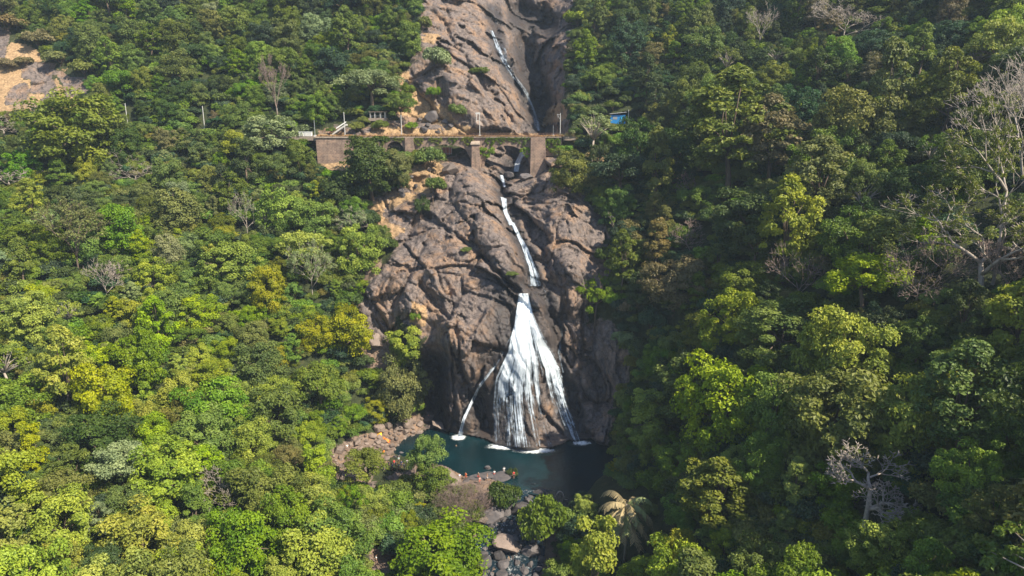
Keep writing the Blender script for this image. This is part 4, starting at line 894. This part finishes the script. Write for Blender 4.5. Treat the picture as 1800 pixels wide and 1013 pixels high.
tb = MB(); tb.box(X_(395), X_(551.5), BY + .6, BY + 7, ZD - 1.2, ZD - .12); tb.box(X_(990.5), X_(1012), BY + .6, BY + 7, ZD - 1.2, ZD - .12); tag(tb.build('trackbed', M_BALL), kind='structure')
# dry grass fringe along the bridge edge, one mass
r = np.random.default_rng(9); n = 5200; x = r.uniform(X_(556), X_(990), n); h = r.uniform(.12, .55, n)*(.5 + .5*(vnoise(np.stack([x/3, 0*x, 0*x], -1), 8)*.5 + .5)*2); y = BY - r.uniform(.05, .4, n); a = r.uniform(0, 3.14, n); w = r.uniform(.05, .14, n)
z = np.full(n, ZD - .08); lean_ = r.normal(size=(n, 2))*.2
V = np.stack([np.stack([x - w*np.cos(a), y - w*np.sin(a), z], -1), np.stack([x + w*np.cos(a), y + w*np.sin(a), z], -1), np.stack([x + lean_[:, 0] + w*.3, y + lean_[:, 1] - .15, z + h], -1), np.stack([x + lean_[:, 0] - w*.3, y + lean_[:, 1] - .15, z + h], -1)], 1).reshape(-1, 3)
tag(link('dry_grass', mesh_np('dry_grass', V, np.arange(len(V)).reshape(-1, 4), [M_GRASS])), 'straw-coloured dry grass growing along the edge of the viaduct', None, None, 'stuff')
# creepers hanging over the spandrels
for i, (u, v, s, c, l) in enumerate(((735, 245, .55, 'olive green', 'thin creeper on the wall just right of the pilaster'), (765, 244, .6, 'olive green', 'creeper over the left haunch of the middle arch'), (795, 243, .5, 'mid green', 'creeper over the crown of the middle arch'), (822, 243, .6, 'olive green', 'creeper above the left side of the pier'),
        (850, 262, .95, 'fresh green', 'thick bright creeper hanging beside the pier'), (862, 244, .6, 'mid green', 'creeper over the left haunch of the right arch'), (880, 243, .5, 'mid green', 'creeper left of the crown of the right arch'), (900, 243, .5, 'mid green', 'creeper right of the crown of the right arch'),
        (918, 243, .65, 'mid green', 'creeper over the right haunch of the right arch'), (927, 262, .7, 'fresh green', 'green creeper against the right buttress'), (645, 243, .8, 'mid green', 'creeper next to the retaining wall'), (668, 243, .7, 'olive green', 'brownish creeper between the two left arches'), (970, 248, .9, 'mid green', 'creeper on the short right-hand wall'), (700, 243, .5, 'olive green', 'thin creeper over the small left arch'))):
    cr = thing('creeper', l, 'creeper', (X_(u), BY - .25, wz(v, BY)), 0, 'creepers on the viaduct wall', s*1.25); cr.scale = (s*1.25, s, s*1.75); f = link('foliage', HANG[i % 3], cr); f.color = (*PAL[c], 1); sm = MB(); sm.tube([(0, .2, .3), (.2, 0, -.8), (.1, 0, -1.8)], [.05, .04, .02], 5); sm.build('stem', M_BARK, cr)
# small brick building glimpsed through the middle arch
hb = thing('ruined_hut', 'small red-brown brick hut seen through the middle arch', 'hut', tuple(map(float, pw(785, 272, BY + 5.6))))
M_BRICK = simple('red brick', (.33, .12, .09), .9, .35, 4); m = MB(); m.box(-1.5, 1.6, 0, 1.5, -1.5, 2.1); m.build('wall', M_BRICK, hb); m = MB()
for x_ in (-1.2, -.2, .8, 1.5): m.box(x_, x_ + .1, -.15, -.03, -1.5, 2.3)
m.box(-1.6, 1.7, -.15, -.03, .3, .4); m.build('frame', M_STEEL, hb)

# ------------------------------------------------------------------ masts, hut and trackside things
def mast(u, vb, vt, label, P=None, arm=0, mat=M_CONC, w=.115):
    P = at(u, vb) if P is None else P; _, _, d = project(P); H = (vb - vt)/FPX*d; t = thing('railway_mast', label, 'mast', tuple(map(float, P)), 0, 'masts along the railway')
    m = MB(); m.tube([(0, 0, -1.2), (0, 0, H)], [w, w*.8], 8); m.build('post', mat, t); b = MB(); b.box(-.32, .32, -.32, .32, -1.2, .5); b.build('footing', M_CONC, t)
    if arm:
        a = MB(); a.tube([(0, 0, H*.93), (arm, 0, H*.95)], .06, 6); a.tube([(0, 0, H*.72), (arm*.95, 0, H*.94)], .045, 6); a.tube([(arm*.8, 0, H*.94), (arm*.8, 0, H*.80)], .05, 6); a.build('bracket', M_STEEL, t)
    return t
def deckP(u, dy=1.2): return np.array([X_(u), BY + dy, ZD - .1])
mast(225, 222, 183, 'white mast farthest left above the treetops'); mast(360, 228, 188, 'white mast second from the left above the treetops'); mast(488, 206, 190, 'short white mast top beside the leafless brown tree')
mast(552, 238, 210, 'thin dark mast at the left end of the retaining wall', deckP(552), 0, M_STEEL, .09); mast(605, 237, 195, 'grey mast standing on the retaining wall', deckP(605)); mast(705, 237, 200, 'grey mast beside the rock edge above the pilaster', deckP(705))
t = mast(843, 237, 196, 'tall double mast in the middle of the bridge', deckP(843)); H = 41/5.85
m = MB(); m.tube([(-.95, 0, H*.62), (-.95, 0, H)], .09, 6); m.box(-1.15, .2, -.06, .06, H*.93, H*1.0); m.tube([(0, 0, H*.66), (-.95, 0, H*.66)], .05, 6); m.build('bracket', M_CONC, t)
mast(985, 237, 197, 'mast with side brackets at the right end of the bridge', deckP(985), -1.0); mast(974, 237, 218, 'short thin post beside the right-hand mast', deckP(974, 5), 0, M_STEEL, .07)
mast(1104, 222, 194, 'pale mast beside the blue hut', at(1104, 222), 0)
P = at(1086, 218); _, _, d = project(P); k = d/FPX
M_BLUE = simple('blue painted tin', (.02, .22, .55), .5, .2, 3); M_BLUE2 = simple('light blue paint', (.03, .36, .66), .5, .12, 3); M_TIN = simple('grey tin roof', (.55, .55, .56), .5, .2, 4)
ht = thing('blue_hut', 'small bright blue hut with pale tin roof right of the bridge', 'hut', tuple(map(float, P)), R_(-8)); w, h = 26*k, 15*k; m = MB(); m.box(-w/2, w/2, 0, w*.7, .3*k, h + .3*k); m.build('wall', M_BLUE, ht)
m = MB(); m.add([(-w*.57, -.5, h + .3), (w*.55, -.5, h + .85), (w*.55, w*.8, h + .85), (-w*.57, w*.8, h + .3), (-w*.57, -.5, h + .42), (w*.55, -.5, h + .97), (w*.55, w*.8, h + .97), (-w*.57, w*.8, h + .42)], [(0, 3, 2, 1), (4, 5, 6, 7), (0, 1, 5, 4), (1, 2, 6, 5), (2, 3, 7, 6), (3, 0, 4, 7)]); m.build('roof', M_TIN, ht)
m = MB(); m.box(w*.18, w*.44, -.04, -.005, .4, h*.95); m.build('door', M_BLUE2, ht); m = MB(); m.box(-w*.35, -w*.05, -.03, -.004, h*.5, h*.8); m.build('window', M_STEEL, ht)
m = MB(); [m.box(x_, x_ + .15, y_, y_ + .15, -2.5, .3) for x_ in (-w*.45, w*.4) for y_ in (.1, w*.6)]; m.build('stilts', M_CONC, ht)
M_WHITE = simple('white paint', (.75, .75, .73), .6, .1, 3); M_RED = simple('red paint', (.5, .05, .04), .6, .15, 3); M_ORANGE = simple('orange cloth', (.75, .22, .04), .8, .1, 3); M_YELLOW = simple('yellow cloth', (.8, .45, .03), .8, .1, 3)
for u, w_, l in ((527, 1.4, 'small white cabinet at the trackside, left one'), (539, 2.2, 'larger white cabinet at the trackside near the wall')):
    t = thing('trackside_cabinet', l, 'cabinet', (X_(u), BY + 1.5, ZD - .1), 0, 'white cabinets beside the track'); m = MB(); m.box(-w_/2, w_/2, 0, .9, .12, 1.35); m.build('body', M_WHITE, t); m = MB(); m.box(-w_/2 - .08, w_/2 + .08, -.08, .98, 1.352, 1.45); m.build('lid', M_TIN, t); m = MB(); m.box(-w_/2 + .12, w_/2 - .12, -.03, -.004, .25, 1.2); m.build('door', M_CONC, t)
st = thing('stairway', 'white concrete stairway with red lower railing left of the grey mast', 'stairs', (X_(568), BY + 7.2, ZD)); m = MB()
for i in range(16): m.box(i*.34, i*.34 + .34, 0, 1.6, .22*(i + 1) - .5, .22*(i + 1))
m.build('steps', M_CONC, st); m = MB(); m.add([(-.2, -.12, .5), (2.2, -.12, 2.0), (2.2, -.12, 2.35), (-.2, -.12, .85), (-.2, -.02, .5), (2.2, -.02, 2.0), (2.2, -.02, 2.35), (-.2, -.02, .85)], [(0, 1, 2, 3), (7, 6, 5, 4), (0, 4, 5, 1), (1, 5, 6, 2), (2, 6, 7, 3), (3, 7, 4, 0)]); m.build('railing', M_RED, st)
m = MB(); m.add([(2.2, -.12, 2.0), (5.4, -.12, 4.0), (5.4, -.12, 4.35), (2.2, -.12, 2.35), (2.2, -.02, 2.0), (5.4, -.02, 4.0), (5.4, -.02, 4.35), (2.2, -.02, 2.35)], [(0, 1, 2, 3), (7, 6, 5, 4), (0, 4, 5, 1), (1, 5, 6, 2), (2, 6, 7, 3), (3, 7, 4, 0)]); m.build('parapet', M_WHITE, st)
sh = thing('platform_shelter', 'open shelter with pale posts under the trees above the track', 'shelter', (X_(655), BY + 9, wz(208, BY + 9)), 0, None, .7); m = MB(); [m.tube([(x_, y_, -1), (x_, y_, 2.6)], .13, 8) for x_ in (-3.2, -1.2, 1.2, 3.2) for y_ in (0, 2.5)]; m.build('posts', M_CONC, sh)
m = MB(); m.box(-3.8, 3.8, -.5, 3, 2.6, 2.8); m.build('roof', M_BALL, sh); m = MB(); m.box(-4, 4, -.3, 3.2, -1.2, .1); m.build('floor', M_BALL, sh); m = MB(); m.box(-3.2, 3.2, -.08, .0, .9, 1.0); m.build('rail', M_STEEL, sh)

# ------------------------------------------------------------------ boulders
def boulder_mesh(seed, flat=.7):
    bm = bmesh.new(); bmesh.ops.create_icosphere(bm, subdivisions=4, radius=1); r = np.random.default_rng(seed); co = np.array([v.co for v in bm.verts])
    d = co/np.linalg.norm(co, axis=1)[:, None]; R = np.full(len(d), 1.25)
    for k in range(11):
        n = r.normal(size=3); n /= np.linalg.norm(n); c = d@n; R = np.where(c > .15, np.minimum(R, r.uniform(.72, .98)/np.maximum(c, .15)), R)
    R = R*(1 + .05*fbm(d*2.5 + seed, 4, seed)); q = d*R[:, None]*np.array([1, r.uniform(.7, 1), r.uniform(.5, .8)*flat/.7])
    for v, p in zip(bm.verts, q): v.co = p
    me = bpy.data.meshes.new('boulder'); bm.to_mesh(me); bm.free(); me.polygons.foreach_set('use_smooth', [False]*len(me.polygons)); me.update(); return me
BM = [boulder_mesh(40 + k) for k in range(9)]; BG = [m.copy() for m in BM]
for m in BM: m.materials.append(M_BOULD)
for m in BG: m.materials.append(M_BROWN)
def boulder(u, v, wpx, label, brown=False, group=None, sink=.05, k=None, sz=1.0, P=None):
    P = at(u, v) if P is None else P; _, _, d = project(P); s = wpx/FPX*d/2; k = random.randrange(9) if k is None else k
    o = link('boulder', (BG if brown else BM)[k]); o.location = (P[0], P[1], P[2] + s*(.45 - sink)); o.scale = (s, s*random.uniform(.8, 1.1), s*sz)
    o.rotation_euler = (random.uniform(-.25, .25), random.uniform(-.25, .25), random.uniform(0, 6.28)); return tag(o, label, 'boulder', group)
boulder(779, 856, 62, 'big smooth brownish boulder at the near left edge of the pool', True, k=6, sz=1.0, sink=.1); boulder(848, 918, 40, 'large brown boulder beside the leafless bush', True, k=3)
boulder(868, 912, 44, 'large dark pointed boulder beside the rapids', k=4); boulder(893, 965, 46, 'flat tan boulder lying across the middle of the stream', True, k=5, sz=.45)
boulder(718, 748, 26, 'light brown boulder on the bank above the pool', True); boulder(702, 757, 18, 'squat brown boulder next to the light brown one', True); boulder(752, 738, 22, 'pale boulder at the cliff end of the bank', True); boulder(770, 751, 26, 'flat pale slab touching the water', True, sz=.35)
boulder(655, 608, 38, 'pale boulder among bushes left of the cliff', True); boulder(848, 832, 46, 'low flat rock in the pool under the bathers', sz=.3, sink=.40, P=pw(848, 838, water_Y(848, 838, .1))); boulder(884, 838, 34, 'low dark rock under the white-shirted bather', sz=.3, sink=.45, P=pw(878, 838, water_Y(878, 838, .1)))
boulder(815, 846, 34, 'low grey rock beside the big smooth boulder', sz=.3, sink=.42, P=pw(815, 846, water_Y(815, 846, .1))); boulder(858, 822, 11, 'small dark rock rising from the pool near the bathers', P=pw(858, 824, water_Y(858, 824, 0)), sz=1.2); boulder(895, 311, 20, 'round grey boulder between the small falls under the bridge'); boulder(925, 316, 26, 'big block at the foot of the fall under the right arch', sz=.8); boulder(790, 305, 26, 'pale block below the middle arch', True)
placed = []
def scatter_b(poly, n, wlo, whi, label, brown, group, small=None):
    us_, vs_ = [p[0] for p in poly], [p[1] for p in poly]; c = 0; tries = 0; made = {}
    while c < n and tries < n*40:
        tries += 1; u, v = random.uniform(min(us_), max(us_)), random.uniform(min(vs_), max(vs_)); w = wlo + (whi - wlo)*random.random()**2.2
        if not inpoly(np.array(u), np.array(v), poly): continue
        if any(math.hypot((u - a), (v - b)*1.5) < (w + c_)*.42 for a, b, c_ in placed): continue
        placed.append((u, v, w)); c += 1; sz = 'large' if w > wlo + (whi - wlo)*.5 else ('middle-sized' if w > wlo + (whi - wlo)*.2 else 'small')
        made.setdefault(f'{sz} {label}', []).append((u, boulder(u, v, w, f'{sz} {label}', brown(u) if callable(brown) else brown, group)))
    o2 = ORD + ['twelfth', 'thirteenth', 'fourteenth']; c2 = CNT + ['thirteen', 'fourteen', 'fifteen']
    for lb, L in made.items():
        L.sort(key=lambda t: t[0]); n = len(L)
        if 2 <= n <= 15:
            for i, (_, o) in enumerate(L): o['label'] = ('leftmost' if i == 0 else 'rightmost' if i == n - 1 else o2[i - 1] + ' from left') + f' of {c2[n - 2]}: ' + lb
scatter_b([(880, 880), (945, 868), (968, 890), (950, 960), (965, 1013), (960, 1060), (815, 1060), (850, 960), (868, 900)], 105, 9, 36, 'blue-grey boulder in the stream bed', False, 'blue-grey boulders in the stream')
scatter_b([(900, 852), (960, 862), (985, 885), (960, 900), (890, 885)], 22, 7, 17, 'dark boulder at the pool outlet', False, 'dark boulders at the pool outlet')
scatter_b([(582, 800), (640, 768), (690, 748), (742, 735), (768, 745), (768, 762), (735, 768), (700, 785), (660, 830), (600, 850), (585, 830)], 95, 7, 24, 'brown boulder on the left bank', True, 'brown boulders on the left bank')
scatter_b([(690, 800), (720, 778), (765, 760), (772, 770), (700, 812)], 16, 6, 14, 'grey boulder at the water edge of left bank', False, 'grey boulders at the water edge')
scatter_b([(560, 860), (700, 850), (790, 860), (830, 880), (800, 890), (650, 880), (545, 885)], 20, 10, 26, 'brown boulder between the trees below the bank', True, 'brown boulders below the bank')
scatter_b([(700, 300), (790, 300), (760, 350), (700, 350)], 9, 9, 26, 'grey block on the dry grass above the cliff', lambda u: u > 740, 'blocks above the main cliff')
scatter_b([(735, 205), (850, 220), (850, 236), (735, 236)], 9, 10, 30, 'dark block on the slab just behind the bridge', lambda u: u > 800, 'blocks behind the bridge')

# ------------------------------------------------------------------ people
def mat_obj(name):
    m, nt, b = newmat(name); oi = N(nt, 'ShaderNodeObjectInfo'); nt.links.new(oi.outputs['Color'], b.inputs['Base Color']); b.inputs['Roughness'].default_value = .8; return m
M_SKIN = mat_obj('skin'); M_CLOTH = mat_obj('cloth'); M_HAIR = simple('black hair', (.02, .017, .015), .6)
def skin_mesh(name, joints, edges, mat, sub=1):
    me = bpy.data.meshes.new(name); me.from_pydata([j[:3] for j in joints], edges, []); o = bpy.data.objects.new(name, me); COL.objects.link(o)
    sk = o.modifiers.new('skin', 'SKIN'); sk.use_smooth_shade = True
    for i, j in enumerate(joints): me.skin_vertices[0].data[i].radius = (j[3], j[4] if len(j) > 4 else j[3])
    me.skin_vertices[0].data[0].use_root = True
    sb = o.modifiers.new('sub', 'SUBSURF'); sb.levels = sb.render_levels = sub
    dg = bpy.context.evaluated_depsgraph_get(); m2 = bpy.data.meshes.new_from_object(o.evaluated_get(dg)); bpy.data.objects.remove(o); m2.name = name; m2.materials.clear(); m2.materials.append(mat); return m2
def body_pose(pose, r):
    if pose == 'stand':   kn = [(-.11, -.02, .48), (.11, -.02, .48)]; an = [(-.12, 0, .08), (.12, 0, .08)]; hip = .92; eb = [(-.27, .03, 1.12), (.27, .03, 1.12)]; ha = [(-.30, -.08, .86), (.30, -.08, .86)]; ln = 0
    elif pose == 'akimbo': kn = [(-.13, -.04, .48), (.15, .02, .48)]; an = [(-.17, 0, .08), (.2, .02, .08)]; hip = .91; eb = [(-.38, .08, 1.14), (.36, -.02, 1.18)]; ha = [(-.2, -.08, .98), (.42, -.22, 1.32)]; ln = 0
    elif pose == 'walk':  kn = [(-.1, -.2, .5), (.1, .08, .48)]; an = [(-.1, -.28, .1), (.1, .32, .14)]; hip = .9; eb = [(-.26, .16, 1.12), (.26, -.12, 1.12)]; ha = [(-.27, .06, .9), (.26, -.32, .98)]; ln = -.05
    else:                 kn = [(-.14, -.42, .52), (.14, -.42, .5)]; an = [(-.13, -.4, .08), (.13, -.46, .08)]; hip = .42; eb = [(-.28, -.14, .66), (.28, -.14, .66)]; ha = [(-.18, -.38, .58), (.18, -.38, .58)]; ln = -.08
    dz = hip - .92; J = [(0, 0, hip, .15, .11), (0, ln*.4, 1.12 + dz, .135, .095), (0, ln, 1.32 + dz, .165, .11), (0, ln, 1.46 + dz, .075), (0, ln - .01, 1.53 + dz, .055), (0, ln - .02, 1.62 + dz, .095, .11), (0, ln - .02, 1.70 + dz, .085, .1)]
    E = [(0, 1), (1, 2), (2, 3), (3, 4), (4, 5), (5, 6)]
    for s, i in ((-1, 0), (1, 1)):
        n = len(J); J += [(s*.10, 0, hip - .06, .10), (*kn[i], .062), (*an[i], .042), (an[i][0], an[i][1] - .17, .035, .04, .03)]; E += [(0, n), (n, n + 1), (n + 1, n + 2), (n + 2, n + 3)]
        n = len(J); h = Vector(ha[i]); e = Vector((eb[i][0], eb[i][1], eb[i][2] + 0)); dd = (h - e).normalized()
        J += [(s*.19, ln, 1.38 + dz, .058), (e.x, e.y, e.z, .042), (h.x, h.y, h.z, .03), (*(h + dd*.07), .036, .018)]; E += [(2, n), (n, n + 1), (n + 1, n + 2), (n + 2, n + 3)]; pk = n + 3; side = dd.cross(Vector((0, 1, 0.2))).normalized()
        for f, (o_, L) in enumerate(((-.03, .065), (-.01, .08), (.01, .076), (.03, .06))):
            q = h + dd*.10 + side*o_; n = len(J); J += [(*q, .009), (*(q + dd*L*.6 + Vector((0, -.015, 0))), .008), (*(q + dd*L + Vector((0, -.035, 0))), .007)]; E += [(pk, n), (n, n + 1), (n + 1, n + 2)]
        n = len(J); q = h + dd*.03 - side*.045; J += [(*q, .011), (*(q + dd*.05 - side*.02), .009)]; E += [(pk - 1, n), (n, n + 1)]
    return J, E, dz, ln, kn, eb
BODY = {}
for pose in ('stand', 'akimbo', 'walk', 'sit'):
    J, E, dz, ln, kn, eb = body_pose(pose, None); hip = J[0][2]
    bd = skin_mesh('body', J, E, M_SKIN, 1)
    sh_ = skin_mesh('shirt', [(0, 0, hip + .04, .165, .125), (0, ln*.4, 1.12 + dz, .155, .115), (0, ln, 1.32 + dz, .185, .13), (0, ln, 1.44 + dz, .10, .09), (-.19, ln, 1.38 + dz, .082), (-.23, ln + .02, 1.27 + dz, .07), (.19, ln, 1.38 + dz, .082), (.23, ln + .02, 1.27 + dz, .07)], [(0, 1), (1, 2), (2, 3), (2, 4), (4, 5), (2, 6), (6, 7)], M_CLOTH, 1)
    tr_ = skin_mesh('shorts', [(0, 0, hip + .03, .17, .13), (-.1, 0, hip - .08, .12), tuple(Vector((-.1, 0, hip - .06)).lerp(Vector(kn[0]), .75)) + (.10,), (.1, 0, hip - .08, .12), tuple(Vector((.1, 0, hip - .06)).lerp(Vector(kn[1]), .75)) + (.10,)], [(0, 1), (1, 2), (0, 3), (3, 4)], M_CLOTH, 1)
    hr = skin_mesh('hair', [(0, ln + .0, 1.69 + dz, .10, .115), (0, ln + .04, 1.63 + dz, .085, .09)], [(0, 1)], M_HAIR, 1)
    fc = MB()
    for s in (-1, 1): fc.tube([(s*.035, ln - .118, 1.645 + dz), (s*.035, ln - .128, 1.645 + dz)], .011, 6)
    fc.tube([(-.025, ln - .12, 1.575 + dz), (.025, ln - .12, 1.575 + dz)], .007, 5); fm = fc.mesh('face', M_HAIR); ns = MB(); ns.tube([(0, ln - .11, 1.64 + dz), (0, ln - .15, 1.605 + dz)], [.012, .02], 6); nm = ns.mesh('nose', M_SKIN)
    BODY[pose] = (bd, sh_, tr_, hr, fm, nm)
SK = (.33, .19, .12)
def person(P, pose, rz, shirt, shorts, label, s=1.0, hair=True, group=None, cap=None):
    t = thing('person', label, 'person', tuple(map(float, P)), rz, group, s); bd, sh_, tr_, hr, fm, nm = BODY[pose]; b = link('body', bd, t); b.color = (*SK, 1)
    f = link('face', fm, b); n = link('nose', nm, b); n.color = (*SK, 1)
    if shirt: c = link('shirt', sh_, t); c.color = (*shirt, 1)
    c = link('shorts', tr_, t); c.color = (*shorts, 1); h = link('hair' if not cap else 'cap', hr, t)
    if cap: 
        hm = hr.copy(); hm.materials.clear(); hm.materials.append(M_CLOTH); h.data = hm; h.color = (*cap, 1)
    return t
def wat(u, v, z): return pw(u, v, water_Y(u, v, z))
W_ = (.8, .8, .82); DK = (.03, .04, .08); RD = (.6, .05, .05); OR = (.8, .15, .03); BL = (.04, .08, .25)
person(wat(808, 845, .55), 'stand', .4, (.72, .68, .8), (.45, .42, .5), 'person in pale lilac shirt standing beside the big smooth boulder')
person(wat(819, 843, .5), 'akimbo', -.5, OR, (.7, .1, .03), 'person in bright orange clothes beside the big smooth boulder')
person(wat(841, 843, .6), 'stand', 2.6, None, RD, 'person with white cap and bare back on the bathing rock', cap=W_); person(wat(843, 851, .5), 'walk', .8, (.7, .35, .3), (.6, .15, .12), 'person in pink clothes at the near edge of the bathing rock')
person(wat(856, 845, .6), 'walk', 1.9, None, W_, 'bare-chested person in white shorts on the bathing rock'); person(wat(869, 839, -.5), 'stand', 3.0, W_, RD, 'person in white shirt standing knee-deep right of the bathing rock')
person(wat(886, 833, -.4), 'akimbo', 0, W_, (.5, .5, .52), 'person in white shirt wading alone in the dark water'); person(wat(903, 841, .1), 'stand', .3, RD, DK, 'person in red top and dark shorts behind the dark bush')
person(wat(802, 793, -1.3), 'stand', 2.9, None, DK, 'lone swimmer in the middle of the pool'); person(at(753, 740) + np.array([0, 0, .6]), 'sit', .9, OR, DK, 'person in orange sitting at the cliff end of the bank')
person(at(611, 795) + np.array([0, 0, .3]), 'stand', .5, W_, (.3, .3, .32), 'person in white at the left end of the stony bank'); person(at(661, 992) + np.array([0, 0, .05]), 'walk', 2.4, W_, DK, 'person with white shirt walking on the bare earth path at the bottom')
crowd = [(684, 824, 'stand', DK, DK, 'dark clothes, leftmost'), (690, 828, 'akimbo', BL, DK, 'dark blue shirt'), (696, 824, 'stand', (.1, .1, .12), DK, 'charcoal shirt'), (701, 829, 'walk', (.25, .22, .35), DK, 'purple shirt'), (706, 823, 'stand', BL, BL, 'blue clothes'), (711, 828, 'stand', (.5, .5, .55), DK, 'light grey shirt'), (716, 821, 'akimbo', W_, DK, 'white shirt, rightmost'), (693, 818, 'sit', RD, DK, 'red shirt, sitting'), (701, 816, 'stand', (.6, .75, .7), DK, 'pale mint shirt'), (676, 829, 'sit', (.3, .3, .45), DK, 'slate shirt, sitting low')]
for u, v, ps, a_, b_, l in crowd: person(at(u, v) + np.array([0, 0, .15]), ps, random.uniform(0, 6.28), a_, b_, f'person in the crowd under the olive tree, {l}', group='crowd resting under the tree')
# cloths spread over the stones
def cloth(u, v, w, h, mat, label, rz):
    P = at(u, v); n = 14; V = []; r = random.Random(u)
    for i in range(n):
        for j in range(n):
            x, y = (i/(n - 1) - .5)*w, (j/(n - 1) - .5)*h; V.append((x, y, .45 + .18*math.sin(x*4 + r.random()*.3) + .15*math.cos(y*5 + x*3)))
    F = [(i*n + j, (i + 1)*n + j, (i + 1)*n + j + 1, i*n + j + 1) for i in range(n - 1) for j in range(n - 1)]; m = MB(); m.add(V, F); o = m.build('cloth', mat, None, tuple(map(float, P)), True)
    sd = o.modifiers.new('thickness', 'SOLIDIFY'); sd.thickness = .03; o.rotation_euler = (R_(22), 0, rz); tag(o, label, 'cloth')
cloth(665, 767, 1.7, 1.3, M_YELLOW, 'bright yellow cloth spread on the stones of the left bank', .2); cloth(679, 775, 3.0, .7, M_ORANGE, 'long orange cloth drying on the stones beside the yellow one', -.7); cloth(672, 797, 1.2, .8, M_ORANGE, 'small orange cloth on the stones above the crowd', .4)
m = MB(); pts_ = [(math.cos(a)*.9, 0, math.sin(a)*1.8) for a in np.linspace(.0, 3.1, 10)]; m.tube(pts_, [.12]*10, 6); m.tube([(.9, 0, 0), (2.2, -.3, -.1)], [.1, .04], 6); tag(m.build('driftwood', M_PALE, None, tuple(map(float, wat(984, 878, 0))), True), 'pale arched driftwood branch standing in the water at the right bank', 'driftwood')

# ------------------------------------------------------------------ haze
hz = MB(); hz.box(-320, 320, -20, 420, -61, 260)
hm_ = bpy.data.materials.new('air haze'); hm_.use_nodes = True; nt = hm_.node_tree; nt.nodes.remove(nt.nodes['Principled BSDF']); pv = nt.nodes.new('ShaderNodeVolumePrincipled')
pv.inputs['Color'].default_value = (.66, .82, 1, 1); pv.inputs['Density'].default_value = .00019; pv.inputs['Anisotropy'].default_value = .1
nt.links.new(pv.outputs[0], nt.nodes['Material Output'].inputs['Volume'])
HAZE = tag(hz.build('haze', hm_), 'thin bluish haze in the valley air', None, None, 'stuff')
